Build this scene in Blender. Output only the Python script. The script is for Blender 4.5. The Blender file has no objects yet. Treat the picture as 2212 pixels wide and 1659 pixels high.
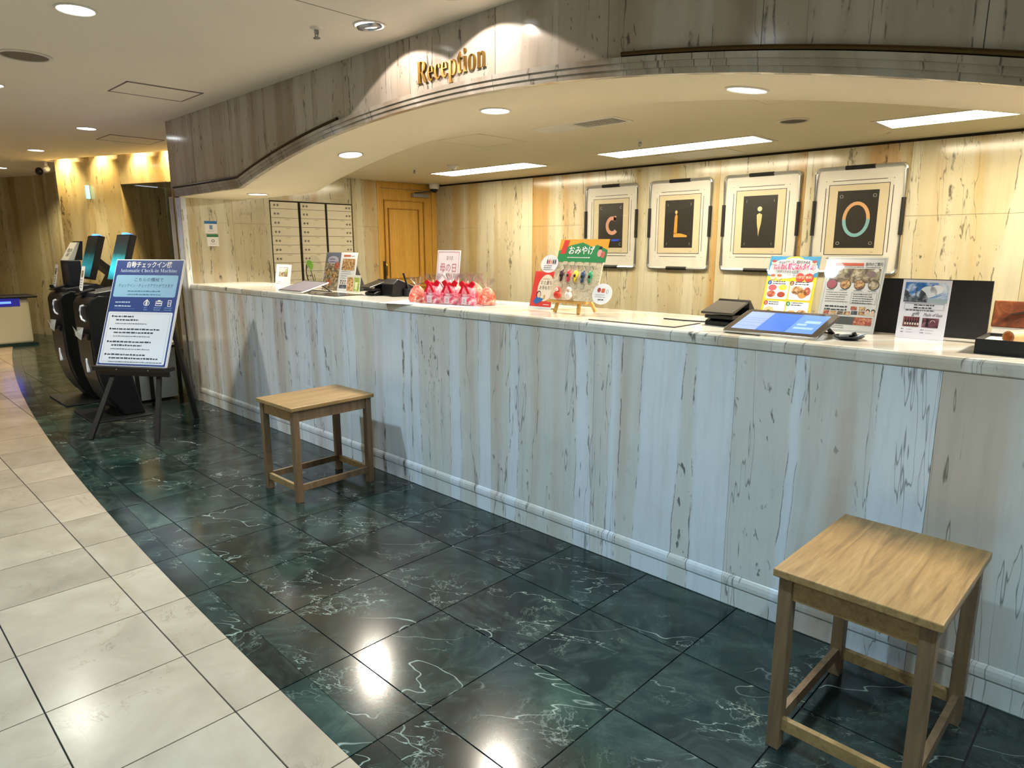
import bpy, bmesh, math, random
from mathutils import Vector, Matrix

random.seed(7)
SC = bpy.context.scene
COL = SC.collection

# ------------------------------------------------------------------ camera
F_PX = 1452.9
cam_data = bpy.data.cameras.new('camera')
cam_data.sensor_fit = 'HORIZONTAL'
cam_data.sensor_width = 36.0
cam_data.lens = F_PX / 2212 * 36.0
cam_data.clip_start = 0.05
cam_data.clip_end = 100
cam = bpy.data.objects.new('camera', cam_data)
COL.objects.link(cam)
cam.location = (0, -2.335, 1.38)
cam.rotation_euler = (math.radians(90 - 11.524), 0, math.radians(44.134))
SC.camera = cam

# ------------------------------------------------------------------ world, exposure
world = bpy.data.worlds.new('world')
SC.world = world
world.use_nodes = True
world.node_tree.nodes['Background'].inputs[0].default_value = (0.75, 0.86, 1.0, 1)
world.node_tree.nodes['Background'].inputs[1].default_value = 0.4
SC.view_settings.view_transform = 'Standard'
SC.view_settings.look = 'None'
SC.view_settings.gamma = 1.0
SC.view_settings.exposure = 0.88
SC.view_settings.use_curve_mapping = False
SC.cycles.max_bounces = 4
SC.cycles.use_adaptive_sampling = True
SC.cycles.adaptive_threshold = 0.09
SC.cycles.diffuse_bounces = 3
SC.cycles.glossy_bounces = 2
SC.cycles.transmission_bounces = 3
SC.cycles.transparent_max_bounces = 12

COOL = (0.52, 0.79, 1.0)
WARM = (1.0, 0.80, 0.50)
WARM2 = (1.0, 0.72, 0.34)
PINK = (1.0, 0.86, 0.76)
P_LOBBY = 76      # cool lobby downlights, watts
P_SOFFIT = 42     # warm downlights in the arch soffit
P_SIGN = 8.0       # adjustable spots on the lettering
P_WASH = 48       # warm wall washers in the far cove
E_PANEL = 17.0    # emission of the booth light panels

# ------------------------------------------------------------------ constants
ZL = 2.445        # lobby ceiling
ZB = 2.097        # booth ceiling
YB = 3.0          # back wall of the booth
XS = -6.45        # left side wall of the booth
XR = 3.0          # right end of the booth
CT = 1.06         # countertop height
AR, AX, AZ = 9.8, -2.75, 2.097


def arch(x):
    if x < -5.09:
        return 1.811
    x = min(x, -0.1)
    return AZ - (AR - math.sqrt(AR * AR - (x - AX) ** 2))


def edge(x):
    """y of the curved border between the cream and the green floor"""
    return -1.49 + 0.0089 * (x + 1) ** 2


# ------------------------------------------------------------------ materials
MATS = {}


def lin(c):
    if isinstance(c, str):
        c = tuple(int(c[i:i + 2], 16) / 255 for i in (0, 2, 4))
        return tuple((v / 12.92 if v <= 0.04045 else ((v + 0.055) / 1.055) ** 2.4) for v in c)
    return c


def mat(name, col=(0.8, 0.8, 0.8), rough=0.5, metal=0.0, emit=None, strength=0.0, coat=0.0, spec=0.5):
    if name in MATS:
        return MATS[name]
    m = bpy.data.materials.new(name)
    m.use_nodes = True
    b = m.node_tree.nodes['Principled BSDF']
    b.inputs['Base Color'].default_value = (*lin(col), 1)
    b.inputs['Roughness'].default_value = rough
    b.inputs['Metallic'].default_value = metal
    b.inputs['Coat Weight'].default_value = coat
    b.inputs['Specular IOR Level'].default_value = spec
    if emit is not None:
        b.inputs['Emission Color'].default_value = (*lin(emit), 1)
        b.inputs['Emission Strength'].default_value = strength
    MATS[name] = m
    return m


class NT:
    """tiny node helper"""

    def __init__(self, name):
        self.m = bpy.data.materials.new(name)
        self.m.use_nodes = True
        self.t = self.m.node_tree
        self.b = self.t.nodes['Principled BSDF']
        MATS[name] = self.m

    def n(self, typ, **kw):
        nd = self.t.nodes.new(typ)
        for k, v in kw.items():
            setattr(nd, k, v)
        return nd

    def link(self, a, b):
        self.t.links.new(a, b)

    def val(self, sock, v):
        if hasattr(v, 'is_linked') or hasattr(v, 'links'):
            self.link(v, sock)
        else:
            sock.default_value = v

    def math(self, op, a, b=0.0, clamp=False):
        nd = self.n('ShaderNodeMath', operation=op, use_clamp=clamp)
        self.val(nd.inputs[0], a)
        self.val(nd.inputs[1], b)
        return nd.outputs[0]

    def xyz(self, x, y, z):
        nd = self.n('ShaderNodeCombineXYZ')
        self.val(nd.inputs[0], x)
        self.val(nd.inputs[1], y)
        self.val(nd.inputs[2], z)
        return nd.outputs[0]

    def sep(self, v):
        nd = self.n('ShaderNodeSeparateXYZ')
        self.link(v, nd.inputs[0])
        return nd.outputs

    def noise(self, vec, scale=1.0, detail=4.0, rough=0.55, dist=0.0):
        nd = self.n('ShaderNodeTexNoise')
        self.link(vec, nd.inputs['Vector'])
        nd.inputs['Scale'].default_value = scale
        nd.inputs['Detail'].default_value = detail
        nd.inputs['Roughness'].default_value = rough
        nd.inputs['Distortion'].default_value = dist
        return nd.outputs['Fac']

    def ramp(self, fac, stops, interp='LINEAR'):
        nd = self.n('ShaderNodeValToRGB')
        nd.color_ramp.interpolation = interp
        el = nd.color_ramp.elements
        while len(el) < len(stops):
            el.new(0.5)
        for e, (p, c) in zip(el, stops):
            e.position = p
            c = lin(c) if not isinstance(c, (int, float)) else (c, c, c)
            e.color = (*c, 1)
        self.link(fac, nd.inputs[0])
        return nd.outputs[0]

    def mix(self, fac, a, b, mode='MIX'):
        nd = self.n('ShaderNodeMix', data_type='RGBA', blend_type=mode)
        self.val(nd.inputs[0], fac)
        for s, v in ((nd.inputs[6], a), (nd.inputs[7], b)):
            if isinstance(v, (str, tuple)):
                s.default_value = (*lin(v), 1)
            else:
                self.link(v, s)
        return nd.outputs[2]

    def ridge(self, vec, scale, width, detail=5.0, rough=0.6, dist=0.0, level=0.5):
        f = self.noise(vec, scale, detail, rough, dist)
        d = self.math('ABSOLUTE', self.math('SUBTRACT', f, level))
        return self.math('SUBTRACT', 1.0, self.math('DIVIDE', d, width, True), True)


def marble_wall(name, c_base, c_light, c_band, c_dark, orange=0.5, rough=0.16):
    k = NT(name)
    pos = k.n('ShaderNodeNewGeometry').outputs['Position']
    rnd = k.math('FRACT', k.math('MULTIPLY', k.n('ShaderNodeObjectInfo').outputs['Object Index'], 0.61803))
    x, y, z = k.sep(pos)
    s = k.math('ADD', k.math('SUBTRACT', x, y), k.math('MULTIPLY', rnd, 37.0))
    ro = k.math('MULTIPLY', rnd, 13.0)
    wob = k.math('MULTIPLY', k.math('SUBTRACT', k.noise(k.xyz(s, ro, k.math('MULTIPLY', z, 1.4)), 1.5, 3), 0.5), 0.05)
    sw = k.math('ADD', s, wob)
    jit = k.math('MULTIPLY', k.math('SUBTRACT', k.noise(k.xyz(s, ro, k.math('MULTIPLY', z, 0.3)), 30.0, 4, 0.6), 0.5), 0.030)
    band = k.math('ADD', k.noise(k.xyz(sw, ro, k.math('MULTIPLY', z, 0.035)), 3.0, 2, 0.5), jit)
    # plain pale bands, speckled cream bands, tan bands, each with a rather sharp edge
    col = k.ramp(band, [(0.0, c_band), (0.33, c_band), (0.39, c_base), (0.455, c_base), (0.49, c_light), (0.55, c_light), (0.60, c_base), (0.63, c_base), (0.68, c_band)])
    ob = k.noise(k.xyz(k.math('ADD', sw, 5.0), ro, k.math('MULTIPLY', z, 0.07)), 2.6, 2, 0.6)
    om = k.math('MULTIPLY', k.ramp(ob, [(0.58, 0.0), (0.67, 1.0)]), orange)
    col = k.mix(om, col, c_dark)
    fine = k.noise(k.xyz(sw, ro, k.math('MULTIPLY', z, 0.08)), 30.0, 5, 0.65)
    col = k.mix(0.45, col, k.ramp(fine, [(0.28, 0.72), (0.5, 0.95), (0.7, 1.0)]), 'MULTIPLY')
    cloud = k.noise(k.xyz(s, ro, k.math('MULTIPLY', z, 0.8)), 5.0, 4, 0.6)
    col = k.mix(0.5, col, k.ramp(cloud, [(0.3, 0.86), (0.6, 1.0)]), 'MULTIPLY')
    # dark cracks along the band edges, broken up
    brk = k.ramp(k.noise(k.xyz(s, ro, z), 7.0, 4, 0.6), [(0.49, 0.0), (0.57, 1.0)])
    e1 = k.math('SUBTRACT', 1.0, k.math('DIVIDE', k.math('ABSOLUTE', k.math('SUBTRACT', band, 0.470)), 0.0055, True), True)
    e2 = k.math('SUBTRACT', 1.0, k.math('DIVIDE', k.math('ABSOLUTE', k.math('SUBTRACT', band, 0.574)), 0.0040, True), True)
    v1 = k.math('MULTIPLY', k.math('MAXIMUM', e1, e2), brk)
    v2 = k.math('MULTIPLY', k.ridge(k.xyz(k.math('ADD', s, 9.0), ro, k.math('MULTIPLY', z, 0.10)), 1.3, 0.0024, 6, 0.66, 0.3), 0.8)
    # short dashes, only in the cream bands
    inb = k.ramp(band, [(0.36, 0.0), (0.39, 1.0), (0.455, 1.0), (0.49, 0.05), (0.565, 0.05), (0.60, 0.7), (0.68, 0.7)])
    spot = k.noise(k.xyz(k.math('ADD', s, k.math('MULTIPLY', z, 0.10)), ro, k.math('MULTIPLY', z, 0.34)), 44.0, 3, 0.5, 0.4)
    spot = k.math('MULTIPLY', k.ramp(spot, [(0.645, 0.0), (0.70, 1.0)]), inb)
    spot = k.math('MULTIPLY', spot, k.ramp(k.noise(k.xyz(s, ro, k.math('MULTIPLY', z, 0.7)), 3.2, 3), [(0.44, 0.0), (0.58, 0.9)]))
    vein = k.math('MAXIMUM', k.math('MAXIMUM', v1, v2), spot)
    col = k.mix(k.math('MULTIPLY', vein, 0.85), col, '2c2822')
    k.link(col, k.b.inputs['Base Color'])
    k.b.inputs['Roughness'].default_value = rough
    return k.m


M_COUNTER = marble_wall('counter_marble', 'd8d7cf', 'e2e6e9', 'ccbdab', 'bfa58c', 0.55, 0.22)
M_FASCIA = marble_wall('fascia_marble', 'b3aa9c', 'bfb9ae', '9f9282', '927e6a', 0.5, 0.14)
M_BACK = marble_wall('back_marble', 'cbc1a2', 'd6d0b8', 'c2ad80', 'bd8a44', 0.6, 0.14)
M_FAR = marble_wall('lobby_marble', 'b5a476', 'c4b78e', 'a08a56', '8a6b36', 0.6, 0.12)


def make_green():
    k = NT('green_marble')
    pos = k.n('ShaderNodeNewGeometry').outputs['Position']
    rnd = k.n('ShaderNodeObjectInfo').outputs['Random']
    x, y, z = k.sep(pos)
    v = k.xyz(x, y, k.math('MULTIPLY', rnd, 29.0))
    w = k.noise(v, 1.8, 5, 0.6, 0.6)
    col = k.ramp(w, [(0.30, '08110f'), (0.46, '0e1c1a'), (0.58, '152723'), (0.70, '263c32'), (0.82, '46594b')])
    col = k.mix(1.0, col, k.ramp(rnd, [(0.0, 0.75), (0.4, 0.92), (0.88, 1.08), (0.97, 1.9)]), 'MULTIPLY')
    br = k.ramp(k.noise(k.xyz(x, y, 3.0), 0.8, 3), [(0.50, 0.0), (0.66, 0.6)])
    col = k.mix(br, col, '2b2620')
    dull = k.ramp(k.noise(v, 4.0, 6, 0.75, 1.5), [(0.44, 0.0), (0.76, 0.28)])
    col = k.mix(dull, col, '66776c')
    m1 = k.ramp(k.noise(v, 2.4, 3), [(0.46, 0.0), (0.60, 1.0)])
    m2 = k.ramp(k.noise(k.xyz(y, x, k.math('MULTIPLY', rnd, 11.0)), 3.5, 2), [(0.49, 0.0), (0.62, 0.9)])
    st = k.xyz(k.math('ADD', k.math('MULTIPLY', x, 0.75), k.math('MULTIPLY', y, 0.5)), k.math('MULTIPLY', k.math('SUBTRACT', y, k.math('MULTIPLY', x, 0.6)), 1.9), k.math('MULTIPLY', rnd, 29.0))
    a = k.math('MULTIPLY', k.ridge(st, 1.1, 0.0026, 4, 0.5, 0.25), m1)
    b = k.math('MULTIPLY', k.ridge(st, 2.2, 0.0050, 6, 0.58, 0.25, 0.46), m2)
    c = k.math('MULTIPLY', k.ridge(v, 4.0, 0.010, 7, 0.62, 0.3, 0.53), k.math('MULTIPLY', m2, 0.35))
    vein = k.math('MAXIMUM', k.math('MAXIMUM', a, b), c)
    col = k.mix(k.math('MULTIPLY', vein, 0.62), col, 'b2bcac')
    k.link(col, k.b.inputs['Base Color'])
    k.b.inputs['Roughness'].default_value = 0.16
    return k.m


def make_cream():
    k = NT('cream_stone')
    pos = k.n('ShaderNodeNewGeometry').outputs['Position']
    rnd = k.n('ShaderNodeObjectInfo').outputs['Random']
    x, y, z = k.sep(pos)
    v = k.xyz(x, y, k.math('MULTIPLY', rnd, 17.0))
    n = k.noise(v, 3.0, 6, 0.6, 0.4)
    col = k.ramp(n, [(0.3, '94836e'), (0.5, 'a3917a'), (0.7, 'b09f88')])
    col = k.mix(1.0, col, k.ramp(rnd, [(0.0, 0.86), (0.6, 1.0), (1.0, 1.12)]), 'MULTIPLY')
    m = k.ramp(k.noise(v, 2.6, 3), [(0.52, 0.0), (0.66, 1.0)])
    a = k.math('MULTIPLY', k.ridge(v, 3.4, 0.012, 7, 0.65, 1.0), m)
    sp = k.math('MULTIPLY', k.ramp(k.noise(v, 26.0, 4, 0.6, 0.8), [(0.66, 0.0), (0.74, 0.6)]), m)
    col = k.mix(k.math('MULTIPLY', k.math('MAXIMUM', a, sp), 0.55), col, '6e5c44')
    k.link(col, k.b.inputs['Base Color'])
    k.b.inputs['Roughness'].default_value = 0.2
    return k.m


def make_wood(name, c0, c1, c2, rough=0.5, axis=0, scale=1.0):
    k = NT(name)
    co = k.n('ShaderNodeTexCoord').outputs['Object']
    p = list(k.sep(co))
    q = []
    for i in range(3):
        q.append(k.math('MULTIPLY', p[i], (1.2 if i == axis else 14.0) * scale))
    v = k.xyz(*q)
    n = k.noise(v, 1.0, 6, 0.65, 1.6)
    f = k.noise(v, 6.0, 3, 0.6, 0.3)
    col = k.ramp(n, [(0.28, c0), (0.48, c1), (0.7, c2)])
    col = k.mix(0.45, col, k.ramp(f, [(0.3, 0.6), (0.6, 1.0)]), 'MULTIPLY')
    k.link(col, k.b.inputs['Base Color'])
    k.b.inputs['Roughness'].default_value = rough
    return k.m


def make_speckle(name, stops, scale, dist=0.6, rough=0.5, detail=5.0):
    """blotchy colour, for printed photographs and patterned paper"""
    k = NT(name)
    co = k.n('ShaderNodeTexCoord').outputs['Object']
    n = k.noise(co, scale, detail, 0.6, dist)
    k.link(k.ramp(n, stops), k.b.inputs['Base Color'])
    k.b.inputs['Roughness'].default_value = rough
    return k.m


def make_plaster(name, c, rough=0.75):
    k = NT(name)
    pos = k.n('ShaderNodeNewGeometry').outputs['Position']
    n = k.noise(pos, 1.3, 5, 0.6)
    col = k.mix(0.12, c, k.ramp(n, [(0.3, 0.7), (0.7, 1.0)]), 'MULTIPLY')
    k.link(col, k.b.inputs['Base Color'])
    k.b.inputs['Roughness'].default_value = rough
    return k.m


def make_clear(name, tint=(1, 1, 1), refl=1.0, rough=0.03):
    """thin clear sheet: lets light straight through, mirrors a little"""
    m = bpy.data.materials.new(name)
    m.use_nodes = True
    t = m.node_tree
    t.nodes.remove(t.nodes['Principled BSDF'])
    tr = t.nodes.new('ShaderNodeBsdfTransparent')
    tr.inputs[0].default_value = (*tint, 1)
    gl = t.nodes.new('ShaderNodeBsdfGlossy')
    gl.inputs['Roughness'].default_value = rough
    lw = t.nodes.new('ShaderNodeLayerWeight')
    lw.inputs[0].default_value = 0.5
    pw = t.nodes.new('ShaderNodeMath')
    pw.operation = 'POWER'
    t.links.new(lw.outputs['Facing'], pw.inputs[0])
    pw.inputs[1].default_value = 5.0
    mu = t.nodes.new('ShaderNodeMath')
    mu.operation = 'MULTIPLY_ADD'
    mu.use_clamp = True
    t.links.new(pw.outputs[0], mu.inputs[0])
    mu.inputs[1].default_value = 0.8 * refl
    mu.inputs[2].default_value = 0.035 * refl
    mx = t.nodes.new('ShaderNodeMixShader')
    t.links.new(mu.outputs[0], mx.inputs[0])
    t.links.new(tr.outputs[0], mx.inputs[1])
    t.links.new(gl.outputs[0], mx.inputs[2])
    t.links.new(mx.outputs[0], t.nodes['Material Output'].inputs[0])
    MATS[name] = m
    return m


M_GREEN = make_green()
M_CREAM = make_cream()
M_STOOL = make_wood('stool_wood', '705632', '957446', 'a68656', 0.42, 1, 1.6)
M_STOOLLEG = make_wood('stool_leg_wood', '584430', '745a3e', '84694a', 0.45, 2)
M_DOOR = make_wood('door_wood', 'c9983e', 'd2a248', 'd9ab54', 0.4, 2)
M_SHADEDOOR = make_wood('shaded_door_wood', '9a6c22', 'b07e2c', 'bc8c3a', 0.4, 2)  # door wood darkened, the shade lines of the mouldings put into their colour
M_DARKDOOR = make_wood('dark_door_wood', '3c2610', '5a3a18', '6e4a22', 0.4, 2)
M_PINE = make_wood('pine_wood', 'c08a3c', 'd9a756', 'e6bd72', 0.5, 0)
M_CEIL = make_plaster('lobby_ceiling_paint', 'e8e0d0')
M_BCEIL = make_plaster('booth_ceiling_paint', 'e8dcbe')
M_WALLP = make_plaster('plain_wall_paint', 'd8d0c0')
M_CLEAR = make_clear('clear_acrylic', (0.97, 0.98, 0.98))
M_GLASS = make_clear('picture_glass', (0.97, 0.97, 0.97), 0.9, 0.02)
M_CELLO = make_clear('cellophane', (0.96, 0.94, 0.95), 2.4, 0.12)
M_GROUT = mat('grout', '2a241c', 0.9)
M_BRASS = mat('brass', 'b8924a', 0.25, 1.0)
M_SHADEBRASS = mat('shaded_brass', '4a3a20', 0.3, 0.9)  # brass of the arch rails, its shade and dark reflections put into the colour
M_SILVER = mat('silver_frame', 'cfd2d4', 0.3, 0.9)
M_BLACK = mat('black_plastic', '0c0d0f', 0.32)
M_BLACKM = mat('black_matte', '0f0f10', 0.6)
M_BLACKW = mat('black_wood', '120e0d', 0.45)
M_NAVY = mat('navy_plastic', '10131f', 0.4)
M_WHITE = mat('white_card', 'eeeeee', 0.5)
M_OFFWHITE = mat('off_white', 'e6e2d6', 0.5)
M_IVORY = mat('ivory_enamel', 'e4ddc8', 0.35)
M_STEEL = mat('steel', 'a9abad', 0.3, 1.0)
M_DKSTEEL = mat('dark_steel', '4d4a44', 0.35, 0.9)


# ------------------------------------------------------------------ mesh helpers
class MB:
    def __init__(self):
        self.v, self.f, self.mi, self.mats = [], [], [], []

    def m(self, material):
        if material not in self.mats:
            self.mats.append(material)
        return self.mats.index(material)

    def add(self, verts, faces, material):
        o = len(self.v)
        i = self.m(material)
        self.v += [tuple(p) for p in verts]
        for f in faces:
            self.f.append(tuple(o + a for a in f))
            self.mi.append(i)
        return self

    def box(self, x0, x1, y0, y1, z0, z1, material):
        return self.add([(x0, y0, z0), (x1, y0, z0), (x1, y1, z0), (x0, y1, z0),
                         (x0, y0, z1), (x1, y0, z1), (x1, y1, z1), (x0, y1, z1)],
                        [(0, 3, 2, 1), (4, 5, 6, 7), (0, 1, 5, 4), (1, 2, 6, 5), (2, 3, 7, 6), (3, 0, 4, 7)], material)

    def bar(self, a, b, w, h, material, up=(0, 0, 1)):
        """box section w x h running from a to b"""
        a, b = Vector(a), Vector(b)
        d = (b - a).normalized()
        u = d.cross(Vector(up))
        if u.length < 1e-4:
            u = d.cross(Vector((0, 1, 0)))
        u.normalize()
        n = u.cross(d).normalized()
        vs = []
        for p in (a, b):
            for su, sn in ((-1, -1), (1, -1), (1, 1), (-1, 1)):
                vs.append(p + u * su * w / 2 + n * sn * h / 2)
        return self.add(vs, [(0, 1, 2, 3), (7, 6, 5, 4), (0, 4, 5, 1), (1, 5, 6, 2), (2, 6, 7, 3), (3, 7, 4, 0)], material)

    def tube(self, pts, r, material, seg=8, closed=False):
        pts = [Vector(p) for p in pts]
        rs = r if isinstance(r, (list, tuple)) else [r] * len(pts)
        vs, fs = [], []
        n = len(pts)
        for i, p in enumerate(pts):
            if closed:
                d = (pts[(i + 1) % n] - pts[i - 1]).normalized()
            else:
                d = (pts[min(i + 1, n - 1)] - pts[max(i - 1, 0)]).normalized()
            a = d.cross(Vector((0, 0, 1)))
            if a.length < 1e-3:
                a = d.cross(Vector((0, 1, 0)))
            a.normalize()
            b = a.cross(d)
            for k in range(seg):
                t = 2 * math.pi * k / seg
                vs.append(p + (a * math.cos(t) + b * math.sin(t)) * rs[i])
        for i in range(n if closed else n - 1):
            for k in range(seg):
                j = (i + 1) % n
                fs.append((i * seg + k, i * seg + (k + 1) % seg, j * seg + (k + 1) % seg, j * seg + k))
        if not closed:
            fs.append(tuple(range(seg))[::-1])
            fs.append(tuple((n - 1) * seg + k for k in range(seg)))
        return self.add(vs, fs, material)

    def lathe(self, prof, material, seg=24, c=(0, 0, 0), axis='Z', capped=True):
        vs, fs = [], []
        for r, h in prof:
            for k in range(seg):
                t = 2 * math.pi * k / seg
                if axis == 'Z':
                    vs.append((c[0] + r * math.cos(t), c[1] + r * math.sin(t), c[2] + h))
                elif axis == 'Y':
                    vs.append((c[0] + r * math.cos(t), c[1] + h, c[2] + r * math.sin(t)))
                else:
                    vs.append((c[0] + h, c[1] + r * math.cos(t), c[2] + r * math.sin(t)))
        for i in range(len(prof) - 1):
            for k in range(seg):
                fs.append((i * seg + k, i * seg + (k + 1) % seg, (i + 1) * seg + (k + 1) % seg, (i + 1) * seg + k))
        if capped:
            fs.append(tuple(range(seg))[::-1])
            fs.append(tuple((len(prof) - 1) * seg + k for k in range(seg)))
        return self.add(vs, fs, material)

    def prism(self, poly, a0, a1, material, axis='X'):
        """poly in the plane across the axis, extruded from a0 to a1"""
        n = len(poly)

        def P(p, a):
            return {'X': (a, p[0], p[1]), 'Y': (p[0], a, p[1]), 'Z': (p[0], p[1], a)}[axis]
        vs = [P(p, a0) for p in poly] + [P(p, a1) for p in poly]
        fs = [tuple(range(n))[::-1], tuple(range(n, 2 * n))]
        for i in range(n):
            j = (i + 1) % n
            fs.append((i, j, n + j, n + i))
        return self.add(vs, fs, material)

    def ball(self, c, r, material, seg=12, rings=8):
        rx, ry, rz = r if isinstance(r, (tuple, list)) else (r, r, r)
        vs, fs = [], []
        for i in range(rings + 1):
            ph = math.pi * i / rings
            for k in range(seg):
                t = 2 * math.pi * k / seg
                vs.append((c[0] + rx * math.sin(ph) * math.cos(t), c[1] + ry * math.sin(ph) * math.sin(t), c[2] - rz * math.cos(ph)))
        for i in range(rings):
            for k in range(seg):
                fs.append((i * seg + k, i * seg + (k + 1) % seg, (i + 1) * seg + (k + 1) % seg, (i + 1) * seg + k))
        return self.add(vs, fs, material)

    def mesh(self, name, smooth=False):
        me = bpy.data.meshes.new(name)
        me.from_pydata(self.v, [], self.f)
        for mm in self.mats:
            me.materials.append(mm)
        me.polygons.foreach_set('material_index', self.mi)
        me.update()
        bm = bmesh.new()
        bm.from_mesh(me)
        bmesh.ops.remove_doubles(bm, verts=bm.verts, dist=1e-6)
        bmesh.ops.recalc_face_normals(bm, faces=bm.faces)
        bm.to_mesh(me)
        bm.free()
        if smooth:
            me.polygons.foreach_set('use_smooth', [True] * len(me.polygons))
            me.set_sharp_from_angle(angle=math.radians(38))
        return me

    def build(self, name, parent=None, loc=(0, 0, 0), rot=(0, 0, 0), smooth=False, bevel=0.0):
        o = bpy.data.objects.new(name, self.mesh(name, smooth))
        COL.objects.link(o)
        o.location = loc
        o.rotation_euler = rot
        o.parent = parent
        if bevel:
            md = o.modifiers.new('bevel', 'BEVEL')
            md.width = bevel
            md.segments = 2
            md.limit_method = 'ANGLE'
        return o


def tag(o, label=None, cat=None, group=None, kind=None):
    if label:
        o['label'] = label
    if cat:
        o['category'] = cat
    if group:
        o['group'] = group
    if kind:
        o['kind'] = kind
    return o


def thing(name, label, cat, loc=(0, 0, 0), rz=0.0, group=None):
    o = bpy.data.objects.new(name, None)
    COL.objects.link(o)
    o.empty_display_size = 0.05
    o.location = loc
    o.rotation_euler = (0, 0, rz)
    return tag(o, label, cat, group)


def copy_tree(o, parent=None):
    c = o.copy()
    COL.objects.link(c)
    c.parent = parent
    for ch in list(o.children):
        copy_tree(ch, c)
    return c


def struct(name, mb, **kw):
    return tag(mb.build(name, **kw), kind='structure')


# ---- lettering
TXT = {}


def text_geo(s, bold=0.0):
    key = (s, bold)
    if key in TXT:
        return TXT[key]
    cu = bpy.data.curves.new('lettering', 'FONT')
    cu.body = s
    cu.size = 1.0
    cu.resolution_u = 2
    cu.offset = bold
    o = bpy.data.objects.new('lettering', cu)
    COL.objects.link(o)
    dg = bpy.context.evaluated_depsgraph_get()
    me = bpy.data.meshes.new_from_object(o.evaluated_get(dg))
    vs = [tuple(v.co) for v in me.vertices]
    fs = [tuple(p.vertices) for p in me.polygons]
    bpy.data.objects.remove(o)
    bpy.data.curves.remove(cu)
    bpy.data.meshes.remove(me)
    xs = [v[0] for v in vs] or [0]
    ys = [v[1] for v in vs] or [0]
    TXT[key] = (vs, fs, min(xs), max(xs), min(ys), max(ys))
    return TXT[key]


class Print(MB):
    """flat print on a card. u to the right, v up, origin bottom centre; the face looks to local -Y"""
    STEP = 0.00035

    def P(self, u, v, layer):
        return (u, -self.STEP * layer, v)

    def rect(self, u0, v0, u1, v1, material, layer=1):
        return self.add([self.P(u0, v0, layer), self.P(u1, v0, layer), self.P(u1, v1, layer), self.P(u0, v1, layer)], [(0, 1, 2, 3)], material)

    def frame(self, u0, v0, u1, v1, t, material, layer=1):
        self.rect(u0, v0, u1, v0 + t, material, layer)
        self.rect(u0, v1 - t, u1, v1, material, layer)
        self.rect(u0, v0, u0 + t, v1, material, layer)
        return self.rect(u1 - t, v0, u1, v1, material, layer)

    def ell(self, u, v, ru, rv, material, layer=1, seg=18):
        return self.add([self.P(u + ru * math.cos(2 * math.pi * k / seg), v + rv * math.sin(2 * math.pi * k / seg), layer) for k in range(seg)], [tuple(range(seg))], material)

    def ring(self, u, v, ru, rv, t, material, layer=1, seg=20, a0=0.0, a1=6.2832):
        vs, fs = [], []
        for k in range(seg + 1):
            a = a0 + (a1 - a0) * k / seg
            vs += [self.P(u + ru * math.cos(a), v + rv * math.sin(a), layer), self.P(u + (ru - t) * math.cos(a), v + (rv - t) * math.sin(a), layer)]
        for k in range(seg):
            fs.append((2 * k, 2 * k + 2, 2 * k + 3, 2 * k + 1))
        return self.add(vs, fs, material)

    def poly(self, pts, material, layer=1):
        return self.add([self.P(u, v, layer) for u, v in pts], [tuple(range(len(pts)))], material)

    def rrect(self, u0, v0, u1, v1, r, material, layer=1):
        pts = []
        for cx, cy, a in ((u1 - r, v0 + r, -90), (u1 - r, v1 - r, 0), (u0 + r, v1 - r, 90), (u0 + r, v0 + r, 180)):
            for k in range(5):
                t = math.radians(a + 22.5 * k)
                pts.append((cx + r * math.cos(t), cy + r * math.sin(t)))
        return self.poly(pts, material, layer)

    def text(self, s, u, v, size, material, layer=2, align='C', width=None, bold=0.0, slant=0.0):
        """u, v: anchor on the base line; size: em height; width squeezes the line to fit"""
        vs, fs, x0, x1, y0, y1 = text_geo(s, bold)
        sx = size
        if width and (x1 - x0) > 0:
            sx = width / (x1 - x0)
        off = {'C': -(x0 + x1) / 2, 'L': -x0, 'R': -x1}[align]
        self.add([self.P(u + (x + off) * sx + slant * y * size, v + y * size, layer) for x, y, _ in vs], fs, material)
        return self

    def lines(self, u0, u1, v, dv, n, t, material, layer=2, jag=0.25):
        """rows of small print too fine to read"""
        rng = random.Random(int((u0 + v) * 1e5) & 0xffff)
        for i in range(n):
            x = u0
            end = u1 - (u1 - u0) * jag * rng.random()
            while x < end:
                w = t * rng.uniform(0.8, 3.2)
                self.rect(x, v - i * dv, min(x + w, end), v - i * dv + t * rng.uniform(0.7, 1.0), material, layer)
                x += w + t * 0.5
        return self


def rgb(h, rough=0.45):
    return mat('ink_' + h, h, rough)


INK = rgb('1c1c1e')
GREYINK = rgb('777777')


def lamp(name, typ, loc, color, watts, parent=None, rot=(0, 0, 0), **kw):
    d = bpy.data.lights.new(name, typ)
    d.color = color
    d.energy = watts
    for k_, v_ in kw.items():
        setattr(d, k_, v_)
    o = bpy.data.objects.new(name, d)
    COL.objects.link(o)
    o.location = loc
    o.rotation_euler = rot
    o.parent = parent
    return o

# ================================================================== THE SETTING
# ---- floor: grout bed with single tiles on it
mb = MB()
mb.box(-14.6, 1.3, -2.86, 0.0, -0.06, -0.006, M_GROUT)
mb.box(-16, 4, -8, -2.86, -0.06, 0.0, M_CREAM)
mb.box(1.3, 4, -2.86, 3.2, -0.06, 0.0, M_CREAM)
mb.box(-16, 1.3, 0.0, 3.2, -0.06, 0.0, M_GREEN)
mb.box(-16, -14.6, -2.86, 0.0, -0.06, 0.0, M_CREAM)
floor = struct('floor', mb)
GX0, GP = -1.853, 0.4075
GY0, GQ = -1.627, 0.404
GAP = 0.0024


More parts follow.
